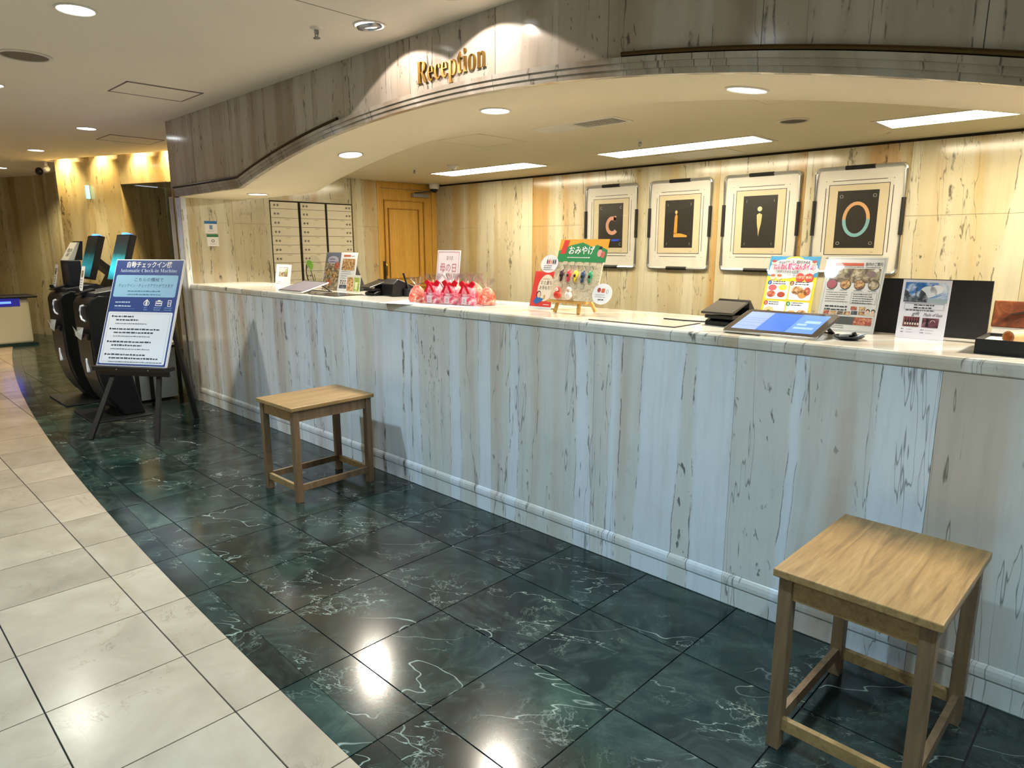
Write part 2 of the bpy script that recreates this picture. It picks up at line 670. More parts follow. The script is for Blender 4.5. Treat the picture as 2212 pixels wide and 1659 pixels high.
def tile(name, top, bot, material):
    """top / bot: matching rows of (x, y); a slab 8 mm thick"""
    n = len(top)
    vs = [(x, y, 0) for x, y in bot] + [(x, y, 0) for x, y in top]
    vs += [(x, y, -0.008) for x, y, _ in vs]
    fs = []
    for i in range(n - 1):
        fs.append((i, i + 1, n + i + 1, n + i))
    ring = list(range(n)) + list(range(2 * n - 1, n - 1, -1))
    for i in range(len(ring)):
        a, b = ring[i], ring[(i + 1) % len(ring)]
        fs.append((a, a + 2 * n, b + 2 * n, b))
    m = MB()
    m.add(vs, fs, material)
    return m.build(name, floor)


BW = 0.092
for i in range(-8, 32):
    x1 = GX0 - GP * i - GAP
    x0 = GX0 - GP * (i + 1) + GAP
    if x0 < -14.6 or x1 > 1.3:
        continue
    xs = [x0 + (x1 - x0) * k / 3 for k in range(4)]
    for j in range(-3, 5):
        y0 = GY0 + GQ * j + GAP
        y1 = min(GY0 + GQ * (j + 1) - GAP, -0.001)
        if y1 <= y0:
            continue
        # cream side
        top = [min(y1, edge(x) - 0.001) for x in xs]
        if max(top) > y0 + 0.004:
            pts = [(x, t) for x, t in zip(xs, top)]
            tile('cream_tile', [(x, max(t, y0)) for x, t in pts], [(x, y0) for x, _ in pts], M_CREAM)
        # green side
        bot = [max(y0, edge(x) + BW + 0.001) for x in xs]
        if min(bot) < y1 - 0.004 and x0 > -13:
            tile('green_marble_tile', [(x, y1) for x in xs], [(x, min(b, y1)) for x, b in zip(xs, bot)], M_GREEN)
    if x0 > -13:
        tile('border_tile', [(x, min(edge(x) + BW - 0.0005, -0.001)) for x in xs], [(x, min(edge(x) + 0.0005, -0.002)) for x in xs], M_GREEN)

# ---- lobby ceiling, with an open cove along the far wall
W_A, W_B = (-6.5, 1.478), (-10.45, 0.04)          # far wall line
WN = Vector((W_A[0] - W_B[0], W_A[1] - W_B[1])).normalized()
WP = Vector((WN[1], -WN[0]))                       # out of the wall, to the lobby
CO = 0.13
cA = (W_A[0] + WP[0] * CO, W_A[1] + WP[1] * CO)
cB = (W_B[0] + WP[0] * CO, W_B[1] + WP[1] * CO)
left_line = [(-10.62, 0.22), (-11.6, 0.36), (-12.5, 0.30), (-13.4, -0.05), (-14.4, -0.6), (-16, -1.6)]
mb = MB()
mb.prism([(4, -8), (4, 0.02), (-6.52, 0.02), (-6.52, cA[1]), cB, (-10.58, 0.10)] + left_line[1:] + [(-16, -8)], ZL, ZL + 0.03, M_CEIL, 'Z')
ceiling = struct('ceiling', mb)
mb = MB()
mb.prism([(-6.4, 1.7), (-6.4, 0.02), (-10.6, -0.3), (-11.2, 0.5)], 2.74, 2.78, M_CEIL, 'Z')
mb.bar((cA[0], cA[1] - 0.01, 2.60), (cB[0], cB[1] - 0.01, 2.60), 0.02, 0.28, M_CEIL)
mb.build('cove_hood', ceiling)
mb = MB()
mb.box(-2.940, -2.936, -1.6, -0.28, ZL - 0.0012, ZL + 0.001, mat('seam_line', '8a8070', 0.9))  # thin darker strip marking the seam in the ceiling
mb.build('ceiling_joint', ceiling)

# ---- far lobby wall with a niche
NX = -9.33
NY = W_B[1] + (NX - W_B[0]) * WN[1] / WN[0]
far_wall = MB()


def wall_strip(m, a, b, z0, z1, t, material):
    a, b = Vector(a), Vector(b)
    d = (b - a).normalized()
    n = Vector((-d[1], d[0])) * t
    m.prism([tuple(a), tuple(b), tuple(b + n), tuple(a + n)], z0, z1, material, 'Z')


far_wall.prism([W_B, (-10.55, 0.10), (-10.62, 0.22), (-10.5, 0.5), (-10.2, 0.4)], 0, 2.76, M_FAR, 'Z')
wall_far = struct('wall_far', far_wall)
splits = [0.0, 0.5, 1.0]
for k in range(2):
    a = (W_B[0] + (NX - W_B[0]) * splits[k], W_B[1] + (NY - W_B[1]) * splits[k])
    b = (W_B[0] + (NX - W_B[0]) * splits[k + 1] - 0.002, W_B[1] + (NY - W_B[1]) * splits[k + 1])
    m = MB()
    wall_strip(m, a, b, 0, 2.76, 0.18, M_FAR)
    m.build('marble_panel', wall_far)
nseg = 4
for k in range(nseg):
    a = (NX + (W_A[0] - NX) * k / nseg, NY + (W_A[1] - NY) * k / nseg)
    b = (NX + (W_A[0] - NX) * (k + 1) / nseg - 0.002, NY + (W_A[1] - NY) * (k + 1) / nseg)
    m = MB()
    wall_strip(m, a, b, 2.125, 2.76, 0.18, M_FAR)
    m.build('marble_panel', wall_far)
DN = 0.62
for k in range(nseg):
    a = (NX - 0.25 + (W_A[0] - NX) * k / nseg - WP[0] * DN, NY + (W_A[1] - NY) * k / nseg - WP[1] * DN)
    b = (NX - 0.252 + (W_A[0] - NX) * (k + 1) / nseg - WP[0] * DN, NY + (W_A[1] - NY) * (k + 1) / nseg - WP[1] * DN)
    m = MB()
    wall_strip(m, a, b, 0, 2.3, 0.1, M_FAR)
    m.build('niche_panel', wall_far)
m = MB()
m.prism([(NX, NY), (NX - WP[0] * DN - 0.02, NY - WP[1] * DN), (NX - WP[0] * DN - 0.12, NY - WP[1] * DN), (NX - 0.1, NY + 0.02)], 0, 2.125, M_FAR, 'Z')
m.build('niche_side', wall_far)
m = MB()
m.prism([(NX, NY), W_A, (W_A[0] - WP[0] * DN, W_A[1] - WP[1] * DN), (NX - WP[0] * DN, NY - WP[1] * DN)], 2.13, 2.16, M_FAR, 'Z')
m.build('niche_head', wall_far)
pl = [(-10.62, 0.22)] + left_line[1:]
for k in range(len(pl) - 1):
    a, b = pl[k + 1], pl[k]
    m = MB()
    wall_strip(m, a, b, 0, 2.5, 0.15, M_FAR)
    m.build('marble_panel', wall_far)

# niche door, dark wood
ang = math.atan2(WN[1], WN[0])
dpos = (NX + 0.62 - WP[0] * DN + WP[0] * 0.012, NY + 0.62 * WN[1] / WN[0] - WP[1] * DN + WP[1] * 0.012)
m = MB()
m.box(0, 0.95, -0.02, 0.02, 0.0, 2.05, M_DARKDOOR)
d2 = struct('door_2', m, loc=(dpos[0], dpos[1], 0), rot=(0, 0, ang))
m = MB()
for x0, x1, z0, z1 in ((0, 0.08, 0, 2.12), (0.87, 0.95, 0, 2.12), (0, 0.95, 2.04, 2.12)):
    m.box(x0, x1, -0.045, 0.0, z0, z1, M_DARKDOOR)
m.build('door_frame', d2)

# ---- arched fascia over the counter
SPLIT_F = [-6.47, -5.90, -5.27, -4.635, -4.0, -3.645, -3.01, -2.374, -1.735, -1.10, -0.46, 0.18, 0.82, 1.46, 2.2, XR]
KINKS = [-5.09, -0.1]
fas = MB()
xs = sorted(set([-6.47 + 0.12 * i for i in range(79)] + KINKS + [XR]))
xs = [x for x in xs if x <= XR]
# plaster soffit behind the marble
for a, b in zip(xs[:-1], xs[1:]):
    za, zb = arch(a), arch(b)
    y0, y1 = 0.025, 0.62
    fas.add([(a, y0, za), (b, y0, zb), (b, y1, zb), (a, y1, za)], [(0, 1, 2, 3)], M_BCEIL)
    fas.add([(a, y1, za), (b, y1, zb), (b, y1, 2.3), (a, y1, 2.3)], [(0, 1, 2, 3)], M_BCEIL)
    fas.add([(a, y0, za), (b, y0, zb), (b, y0, ZL), (a, y0, ZL)], [(0, 1, 2, 3)], M_BCEIL)
wall_front = struct('wall_front', fas)
for a, b in zip(SPLIT_F[:-1], SPLIT_F[1:]):
    q = [a + 0.0012] + [x for x in xs if a + 0.01 < x < b - 0.01] + [b - 0.0012]
    m = MB()
    m.prism([(x, arch(x)) for x in q] + [(x, ZL - 0.001) for x in reversed(q)], 0.0, 0.024, M_FASCIA, 'Y')
    m.build('marble_panel', wall_front).pass_index = 11 + int((a + 7) * 10)
# stepped moulding band along the arch
SPLIT_B = [-6.37, -5.27, -4.0, -2.374, -1.10, 0.18, 1.46, XR]
for a, b in zip(SPLIT_B[:-1], SPLIT_B[1:]):
    q = [a + 0.001] + [x for x in xs if a + 0.01 < x < b - 0.01] + [b - 0.001]
    m = MB()
    for h0, h1, d in ((0.0, 0.022, 0.010), (0.022, 0.045, 0.016), (0.045, 0.066, 0.022)):
        m.prism([(x, arch(x) + h0) for x in q] + [(x, arch(x) + h1) for x in reversed(q)], -d, 0.001, M_FASCIA, 'Y')
    m.build('moulding', wall_front)
for r0, r1 in ((-6.37, -3.70), (-1.655, 1.4)):
    q = [r0] + [x for x in xs if r0 + 0.01 < x < r1 - 0.01] + [r1]
    m = MB()
    m.tube([(x, -0.017, arch(x) + 0.077) for x in q], 0.0095, M_SHADEBRASS, 8)
    m.build('brass_rail', wall_front, smooth=True)
m = MB()
m.tube([(-6.37, -0.02, 1.875), (-6.37, -0.02, 0.72)], 0.007, M_BRASS, 8)
m.build('brass_rail', wall_front, smooth=True)
# end pillar
m = MB()
m.box(-6.47, -6.378, -0.03, 0.024, 0, arch(-6.4), M_FASCIA)
m.build('pillar_panel', wall_front, bevel=0.003)
m = MB()
m.box(-6.364, -6.235, -0.02, 0.024, 0, 1.80, M_COUNTER)
m.build('pillar_panel', wall_front, bevel=0.003)

# ---- back wall panels
mb = MB()
mb.box(XS, XR, YB + 0.02, YB + 0.06, 0, 2.15, M_WALLP)
wall_back = struct('wall_back', mb)
bx = [-6.45, -6.28, -5.58, -4.88, -4.185, -3.485, -2.785, -2.085, -1.385, -0.685, 0.015, 0.715, 1.415, 2.115, XR]
for a, b in zip(bx[:-1], bx[1:]):
    for z0, z1 in ((0.0, 1.588), (1.590, 2.078)):
        m = MB()
        m.box(a + 0.0008, b - 0.0008, YB, YB + 0.02, z0, z1, M_BACK)
        m.build('marble_panel', wall_back).pass_index = 3 + int((a + 7) * 10)
m = MB()
m.box(XS, XR, YB + 0.012, YB + 0.02, 2.078, ZB, M_GROUT)
m.build('shadow_gap', wall_back)

# ---- left side wall of the booth
mb = MB()
mb.box(XS - 0.07, XS - 0.02, 0.024, YB, 0, 2.15, M_WALLP)
wall_left = struct('wall_left', mb)
for y0, y1, z0, z1 in ((0.024, 0.52, 0, 1.598), (0.522, 0.895, 0, 1.598), (0.024, 0.52, 1.60, ZB), (0.522, 0.895, 1.60, ZB),
                       (0.897, 1.832, 1.83, ZB), (0.897, 1.832, 0, 0.943)):
    m = MB()
    m.box(XS - 0.02, XS, y0, y1, z0, z1, M_BACK)
    m.build('marble_panel', wall_left)
for z0, z1 in ((0, 1.598), (1.60, ZB)):
    m = MB()
    m.box(XS - 0.02, XS + 0.012, 1.834, 2.15, z0, z1, M_BACK)
    m.build('marble_panel', wall_left)

# door in the side wall
m = MB()
m.box(XS - 0.018, XS - 0.002, 2.20, 2.93, 0.0, 2.02, M_DOOR)
d1 = struct('door_1', m)
m = MB()
m.box(XS - 0.02, XS + 0.014, 2.152, 2.20, 0, ZB, M_DOOR)
m.box(XS - 0.02, XS + 0.014, 2.93, YB, 0, ZB, M_DOOR)
m.box(XS - 0.02, XS + 0.010, 2.20, 2.93, 2.025, ZB, M_DOOR)
m.build('door_frame', d1, bevel=0.004)


def raised(m, y0, y1, z0, z1, t, x, d, material):
    m.box(x, x + d, y0, y1, z0, z0 + t, material)
    m.box(x, x + d, y0, y1, z1 - t, z1, material)
    m.box(x, x + d, y0, y0 + t, z0 + t, z1 - t, material)
    m.box(x, x + d, y1 - t, y1, z0 + t, z1 - t, material)


for z0, z1 in ((0.95, 1.90), (0.18, 0.92)):
    m = MB()
    raised(m, 2.245, 2.815, z0, z1, 0.012, XS - 0.002, 0.018, M_SHADEDOOR)
    raised(m, 2.300, 2.735, z0 + 0.07, z1 - 0.09, 0.010, XS - 0.002, 0.020, M_SHADEDOOR)
    m.build('door_moulding', d1)
m = MB()
m.box(XS - 0.002, XS + 0.008, 2.215, 2.240, 0.93, 1.22, M_DKSTEEL)
m.tube([(XS + 0.006, 2.228, 1.19), (XS + 0.05, 2.228, 1.19), (XS + 0.055, 2.228, 1.17), (XS + 0.055, 2.228, 1.06)], 0.009, M_BRASS)
m.build('door_handle', d1, smooth=True)
m = MB()
m.box(XS - 0.002, XS + 0.05, 2.63, 2.86, 1.945, 1.985, M_STEEL)
m.bar((XS + 0.03, 2.66, 1.99), (XS + 0.16, 2.80, 2.005), 0.025, 0.012, M_DKSTEEL)
m.bar((XS + 0.16, 2.80, 2.005), (XS + 0.02, 2.92, 2.035), 0.025, 0.012, M_DKSTEEL)
m.build('door_closer', d1)

# ---- booth ceiling and closing walls
mb = MB()
mb.box(XS - 0.02, XR, 0.60, YB + 0.02, ZB, ZB + 0.04, M_BCEIL)
ceil2 = struct('ceiling', mb)
mb = MB()
mb.box(XR, XR + 0.05, 0.0, YB, 0, 2.445, M_BACK)
struct('wall_right', mb)
mb = MB()
mb.box(-16, 4, -8.1, -8, 0, 2.5, M_WALLP)
struct('wall_rear', mb)
mb = MB()
mb.box(4, 4.1, -8, 0.05, 0, 2.5, M_WALLP)
struct('wall_lobby_right', mb)
mb = MB()
mb.box(-16.1, -16, -8, -1.5, 0, 2.5, M_WALLP)
struct('wall_lobby_left', mb)
mb = MB()
mb.box(3.0, 4.0, 0.0, 0.05, 0, 2.5, M_FASCIA)
struct('wall_lobby_side', mb)

# ================================================================== LIGHT FITTINGS
M_LAMPCOOL = mat('lamp_white', 'ffffff', 0.5, emit=(0.93, 0.97, 1.0), strength=6.0)
M_LAMPWARM = mat('lamp_warm', 'ffffff', 0.5, emit=(0.92, 0.98, 1.0), strength=3.5)
M_RING = mat('lamp_ring', 'd8d2c4', 0.4)


def make_downlight(label, r, material, loc, color, watts, cone, blend, group, tilt=None, soft=0.04, nrm=None):
    t = thing('ceiling_downlight', label, 'downlight', loc, 0, group)
    if nrm:
        t.rotation_euler = (0, nrm, 0)
    m = MB()
    m.lathe([(r * 1.16, 0.0), (r * 1.16, -0.004), (r * 1.05, -0.007), (r, -0.004), (r, 0.0)], M_RING, 32, capped=False)
    m.build('trim_ring', t, smooth=True)
    m = MB()
    m.lathe([(r, -0.001), (r * 0.98, -0.0025), (0.001, -0.0025)], material, 32, capped=False)
    m.build('lamp_lens', t)
    if watts:
        lamp('lamp', 'SPOT', (0, 0, -0.012 - soft), color, watts, t, tilt or (0, 0, 0), spot_size=math.radians(cone), spot_blend=blend, shadow_soft_size=soft)
    return t


G_L = 'round downlights in the lobby ceiling'
lobby = [(-3.77, -1.316, 'bright round lobby downlight above the cream floor near the ceiling speaker'),
         (-7.33, -0.38, 'round lobby downlight between the two ceiling access panels'),
         (-9.35, -0.37, 'round lobby downlight before the cove-lit marble wall'),
         (-11.74, -0.31, 'lobby downlight near the small spotlight on the wall corner')]
for x, y, lb in lobby:
    make_downlight(lb, 0.075, M_LAMPCOOL, (x, y, ZL), COOL if x > -7 else (1.0, 0.9, 0.66), P_LOBBY if x > -5 else P_LOBBY * 0.8, 128, 0.9, G_L)
for y in (-1.32, -3.5):
    for x in (-12.0, -8.5, -5.85, -3.77, -1.69, 0.4, 2.5):
        if (x, y) in ((-3.77, -1.32), (-12.0, -1.32), (-8.5, -1.32)):
            continue
        far = x < -5
        make_downlight('round lobby downlight over the open cream lobby floor', 0.075, M_LAMPCOOL, (x, y, ZL), (0.95, 0.92, 0.8) if far else COOL, P_LOBBY * (0.9 if far else 1.0) * (1.7 if y < -2 else 1.0), 132, 0.9, 'lobby downlights out of view')
# adjustable spots on the lettering
for x, lb in ((-2.996, 'tilted gimbal downlight lighting the Reception lettering'), (-2.378, 'second gimbal downlight lighting the Reception lettering')):
    t = make_downlight(lb, 0.07, mat('gimbal_glow', 'ffffff', 0.4, emit=(1, 0.96, 0.9), strength=2.2), (x, -0.25, ZL), PINK, P_SIGN, 122, 0.06, 'gimbal downlights before the fascia', tilt=(math.radians(17), 0, 0), soft=0.012)
    m = MB()
    m.lathe([(0.066, -0.002), (0.06, -0.014), (0.045, -0.018), (0.04, -0.006)], M_STEEL, 24, capped=False)
    g = m.build('gimbal_cup', t, smooth=True)
    g.rotation_euler = (math.radians(10), 0, 0)
# downlights in the arch soffit
for i, (x, lb) in enumerate(((-1.31, 'soffit downlight below the brass rail end of the arch'),
                             (-2.73, 'soffit downlight below the Reception lettering at the crown of the arch'),
                             (-4.14, 'soffit downlight where the arch slopes towards the end pillar'),
                             (-5.55, 'soffit downlight over the flat end above the wall stickers'),
                             (0.10, 'soffit downlight past the springing of the arch'))):
    z = arch(x)
    slope = (arch(x + 0.02) - arch(x - 0.02)) / 0.04 if -5.0 < x < -0.2 else 0
    make_downlight(lb, 0.075, M_LAMPWARM, (x, 0.35, z), (1.0, 0.90, 0.76), P_SOFFIT, 124, 0.5, 'warm downlights in the arched soffit', nrm=-math.atan(slope), soft=0.06)

# long light panels in the booth ceiling
M_PANEL = mat('panel_diffuser', 'ffffff', 0.5, emit=(1.0, 0.87, 0.63), strength=E_PANEL)
for x0, lb in ((-5.45, 'long ceiling light panel beside the dome camera'), (-3.38, 'long ceiling light panel before the framed letters C and L'),
               (-1.36, 'long ceiling light panel before the framed letter O'), (0.66, 'long ceiling light panel past the framed prints near the booth end')):
    t = thing('light_panel', lb, 'ceiling light', (x0, 2.12, ZB), 0, 'long light panels over the desk')
    m = MB()
    m.box(-0.03, 1.30, -0.025, 0.0, -0.004, 0.0, M_RING)
    m.box(-0.03, 1.30, 0.30, 0.325, -0.004, 0.0, M_RING)
    m.box(-0.03, 0.0, 0, 0.30, -0.004, 0.0, M_RING)
    m.box(1.27, 1.30, 0, 0.30, -0.004, 0.0, M_RING)
    m.build('panel_frame', t)
    m = MB()
    m.box(0.0, 1.27, 0.0, 0.30, -0.003, -0.001, M_PANEL)
    m.build('diffuser', t)

# warm washers hidden in the cove of the far wall
for k, f in enumerate((0.06, 0.27, 0.47, 0.62, 0.76, 0.9)):
    x = W_B[0] + (W_A[0] - W_B[0]) * f * 0.8 + WP[0] * 0.075
    y = W_B[1] + (W_A[1] - W_B[1]) * f * 0.8 + WP[1] * 0.075
    t = thing('cove_washer', 'small warm wall washer hidden in the ceiling cove', 'wall washer', (x, y, 2.58), 0, 'wall washers in the far cove')
    m = MB()
    m.lathe([(0.03, 0.16), (0.03, 0.02), (0.024, 0.0)], M_BLACKM, 12)
    m.build('housing', t)
    lamp('lamp', 'SPOT', (0, 0, -0.015), WARM2, P_WASH * (1.6 if k == 0 else 1.0), t, (0, 0, 0), spot_size=math.radians(115), spot_blend=0.9, shadow_soft_size=0.05)

# ================================================================== RECEPTION COUNTER
CX0 = -6.234
counter = thing('reception_counter', 'long reception counter of pale veined marble under the arch', 'counter', (0, 0, 0))
CJ = [CX0, -5.695, -5.04, -4.385, -3.73, -3.075, -2.42, -1.765, -1.11, -0.456, 0.20, 0.855, 1.51, 2.165, XR - 0.002]
m = MB()
m.box(CX0, XR - 0.002, 0.026, 0.56, 0.0, 1.018, M_WALLP)
m.build('counter_body', counter)
for i, (a, b) in enumerate(zip(CJ[:-1], CJ[1:])):
    m = MB()
    m.box(a + 0.0006, b - 0.0006, 0.002, 0.026, 0.128, 1.0125, M_COUNTER)
    o = m.build('marble_slab', counter)
    o.pass_index = 40 + i * 7
    o.location.y = 0
    m = MB()
    m.box(a + 0.0006, b - 0.0006, -0.002, 0.026, 0.0, 0.075, M_COUNTER)
    m.prism([(-0.001, 0.077), (-0.005, 0.083), (-0.006, 0.098), (-0.005, 0.113), (-0.001, 0.124), (0.002, 0.1275), (0.026, 0.1275), (0.026, 0.077)], a + 0.0006, b - 0.0006, M_COUNTER, 'X')
    o = m.build('plinth_stone', counter)
    o.pass_index = 40 + i * 7
for i, (a, b) in enumerate(zip(CJ[:-1:2], CJ[2::2])):
    m = MB()
    prof = [(0.003, 1.014), (0.0, 1.018), (-0.001, 1.040), (0.001, 1.052), (0.005, 1.058), (0.012, CT), (0.58, CT), (0.58, 1.014)]
    m.prism(prof, a + 0.0005, b - 0.0005, MATS['countertop_marble'] if 'countertop_marble' in MATS else marble_wall('countertop_marble', 'd3cdbd', 'dedacd', 'c6b9a2', 'b59e80', 0.35, 0.14), 'X')
    o = m.build('countertop_slab', counter)
    o.pass_index = 5 + i * 3

# ================================================================== STOOLS
def make_stool(label, loc, rz):
    t = thing('wooden_stool', label, 'stool', loc, rz, 'plain wooden stools before the counter')
    W, D, H = 0.395, 0.53, 0.54
    lw = 0.036
    m = MB()
    m.box(-W / 2, W / 2, -D / 2, D / 2, H - 0.022, H, M_STOOL)
    m.build('seat', t, bevel=0.003)
    ix, iy = W / 2 - 0.012 - lw / 2, D / 2 - 0.015 - lw / 2
    for sx in (-1, 1):
        for sy in (-1, 1):
            m = MB()
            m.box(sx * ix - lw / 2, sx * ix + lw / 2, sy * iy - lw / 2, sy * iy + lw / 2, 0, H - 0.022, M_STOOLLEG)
            m.build('leg', t, bevel=0.002)
    for sy in (-1, 1):
        m = MB()
        m.box(-ix + lw / 2, ix - lw / 2, sy * iy - 0.011, sy * iy + 0.011, H - 0.022 - 0.062, H - 0.022, M_STOOL)
        m.build('apron', t)
        m = MB()
        m.box(-ix + lw / 2, ix - lw / 2, sy * iy - 0.009, sy * iy + 0.009, 0.062, 0.096, M_STOOL)
        m.build('stretcher', t)
    for sx in (-1, 1):
        m = MB()
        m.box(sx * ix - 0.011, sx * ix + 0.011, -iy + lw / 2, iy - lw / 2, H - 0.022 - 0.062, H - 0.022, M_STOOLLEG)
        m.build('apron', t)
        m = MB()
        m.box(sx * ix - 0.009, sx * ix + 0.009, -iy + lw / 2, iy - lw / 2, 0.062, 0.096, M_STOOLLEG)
        m.build('stretcher', t)
    return t


make_stool('plain wooden stool on the green floor near the check-in sign and gift boxes', (-3.452, -0.405, 0), math.radians(1.0))
make_stool('plain wooden stool standing below the large tablet and the menus', (-0.455, -0.395, 0), math.radians(-0.8))

# ================================================================== WALL LETTERING AND PICTURES
lets = thing('wall_lettering', 'gold raised serif word Reception on the marble fascia', 'sign', (-2.685, 0, 2.16), 0)
wd = '𝐑𝐞𝐜𝐞𝐩𝐭𝐢𝐨𝐧'
TB = -0.011
vs, fs, tx0, tx1, ty0, ty1 = text_geo(wd, TB)
SW = 0.512 / (tx1 - tx0)
SH = 0.158
# base line rises gently with the arch crown; the word is set level
adv = {}
x_cursor = 0.0
for ch in range(len(wd)):
    v1, f1, a0, a1, b0, b1 = text_geo(wd[ch], TB)
    w_pre = text_geo(wd[:ch + 1], TB)
    xo = w_pre[3] - a1
    m = MB()
    n = len(v1)
    off = -(tx0 + tx1) / 2
    front = [((x + xo + off) * SW, -0.011, y * SH + 0.042) for x, y, _ in v1]
    back = [((x + xo + off) * SW, -0.0005, y * SH + 0.042) for x, y, _ in v1]
    me = {}
    for f in f1:
        for i in range(len(f)):
            e = (f[i], f[(i + 1) % len(f)])
            me[e] = me.get(e, 0) + 1
    sides = [(a, b, b + n, a + n) for (a, b) in me if (b, a) not in me]
    m.add(front + back, [tuple(f) for f in f1] + [tuple(i + n for i in reversed(f)) for f in f1] + sides, mat('gold_letter', '9c7a3c', 0.42, 0.75))
    m.build('letter', lets)


def make_picture(letter, label, x0, x1, build_art):
    """framed print on the back wall; its size is that of the frame"""
    w, z0, z1 = x1 - x0, 1.196, 1.938
    h = z1 - z0
    t = thing('picture_frame', label, 'picture', ((x0 + x1) / 2, YB - 0.002, z0), 0, 'framed letter prints on the back wall')
    r = 0.03
    path = []
    for cx, cz, a in ((w / 2 - r, r, -90), (w / 2 - r, h - r, 0), (-w / 2 + r, h - r, 90), (-w / 2 + r, r, 180)):
        for k in range(5):
            q = math.radians(a + 22.5 * k)
            path.append((cx + r * math.cos(q), -0.016, cz + r * math.sin(q)))
    m = MB()
    m.tube(path, 0.0125, M_SILVER, 8, closed=True)
    m.build('frame_rail', t, smooth=True)
    bl = 0.10
    for a, b in (((-bl, h), (bl, h)), ((-bl, 0), (bl, 0)), ((-w / 2, h * 0.36), (-w / 2, h * 0.70)), ((w / 2, h * 0.36), (w / 2, h * 0.70))):
        m = MB()
        m.tube([(a[0], -0.016, a[1]), (b[0], -0.016, b[1])], 0.0148, M_BLACKM, 8)
        m.build('black_sleeve', t, smooth=True)
    m = MB()
    m.box(-w / 2, w / 2, -0.010, 0.0, 0, h, mat('mat_board', 'e6e3da', 0.6))
    m.build('mat_board', t)
    p = Print()
    lw_ = 0.0044
    iw, i0, i1 = 0.205, 0.125, h - 0.115
    p.frame(-iw, i0, iw, i1, lw_, INK, 1)
    ow = iw + 0.024
    p.rect(-ow, i0 + 0.02, -ow + lw_, i1 - 0.02, INK, 1)
    p.rect(ow - lw_, i0 + 0.02, ow, i1 - 0.02, INK, 1)
    p.rect(-iw + 0.02, i1 + 0.024, iw - 0.02, i1 + 0.024 + lw_, INK, 1)
    p.rect(-iw + 0.02, i0 - 0.026, iw - 0.02, i0 - 0.026 + lw_, INK, 1)
    for su in (-1, 1):
        for vv in (i1 + 0.027, i0 - 0.028):
            p.ell(su * (ow - 0.002), vv, 0.003, 0.003, INK, 1, 8)
    p.rect(-iw + 0.006, i0 + 0.006, iw - 0.006, i1 - 0.006, rgb('dccfae'), 1)
    bw_, b0, b1 = 0.140, 0.176, h - 0.160
    p.rect(-bw_, b0, bw_, b1, rgb('2c2925'), 2)
    small = {'C': 'C', 'L': 'I', 'I': 'i', 'O': 'O'}[letter]
    for su in (-1, 1):
        for vv in (b0 + 0.022, b1 - 0.052):
            p.text(small, su * (bw_ - 0.028), vv, 0.036, rgb('c9c6bd'), 3, bold=-0.01)
    build_art(p, (b0 + b1) / 2)
    for k in range(3):
        p.rect(0.115 + k * 0.008, i0 + 0.018, 0.119 + k * 0.008, i0 + 0.024, GREYINK, 2)
    p.build('print', t, loc=(0, -0.0104, 0))
    m = MB()
    m.box(-w / 2 + 0.01, w / 2 - 0.01, -0.0165, -0.0145, 0.01, h - 0.01, M_GLASS)
    m.build('glass', t)
    return t


def art_c(p, c):
    p.ring(0.02, c, 0.075, 0.085, 0.034, rgb('dba48c'), 3, 22, math.radians(48), math.radians(318))
    p.rect(0.035, c + 0.045, 0.066, c + 0.088, rgb('dba48c'), 3)


def art_l(p, c):
    p.poly([(-0.045, c - 0.085), (-0.012, c - 0.085), (-0.012, c + 0.07), (-0.028, c + 0.085), (-0.04, c + 0.06)], rgb('d39a3e'), 3)
    p.ell(-0.027, c + 0.100, 0.012, 0.015, rgb('e7c682'), 3)
    p.poly([(-0.045, c - 0.112), (0.085, c - 0.112), (0.085, c - 0.098), (0.03, c - 0.082), (-0.045, c - 0.078)], rgb('d8a24a'), 3)


def art_i(p, c):
    p.ell(0, c + 0.10, 0.019, 0.019, rgb('dcd2ac'), 3)
    p.poly([(-0.022, c + 0.055), (0.0, c + 0.068), (0.022, c + 0.055), (0.017, c - 0.01), (0.007, c - 0.06), (0.0, c - 0.115), (-0.007, c - 0.06), (-0.017, c - 0.01)], rgb('dcc592'), 3)


def art_o(p, c):
    n = 12
    for a0, a1, cc in ((0, 180, 'dfae7c'), (180, 360, '86bcc4')):
        p.ring(0, c, 0.094, 0.125, 0.024, rgb(cc), 3, n, math.radians(a0), math.radians(a1))


make_picture('C', 'silver framed print of a pink letter C on black', -4.160, -3.580, art_c)
make_picture('L', 'silver framed print of a golden letter L on black', -3.440, -2.850, art_l)
make_picture('I', 'silver framed print of a slim cream letter i on black', -2.728, -2.118, art_i)
make_picture('O', 'silver framed print of an orange and blue letter O on black', -2.000, -1.400, art_o)

# ---- stickers on the side wall
for (y, z, w, h, top, lb) in ((0.31, 1.502, 0.115, 0.112, '2a6fb0', 'small white wall sticker with a blue band on the side wall'),
                              (0.318, 1.386, 0.105, 0.108, '2f7d55', 'small white wall sticker with a green band on the side wall')):
    t = thing('wall_sticker', lb, 'sticker', (XS + 0.0005, y, z), math.radians(90))
    m = MB()
    m.box(-w / 2, w / 2, -0.001, 0, 0, h, M_WHITE)
    m.build('card', t)
    p = Print()
    p.rect(-w / 2, h * 0.77, w / 2, h, rgb(top), 1)
    if top == '2a6fb0':
        p.rect(-0.014, h * 0.33, 0.014, h * 0.66, rgb('6f8fb4'), 1)
    else:
        p.ring(0, h * 0.45, 0.015, 0.013, 0.005, INK, 1)
    p.lines(-w * 0.25, w * 0.3, h * 0.16, 0.01, 1, 0.004, GREYINK, 1)
    p.build('print', t, loc=(0, -0.0014, 0))

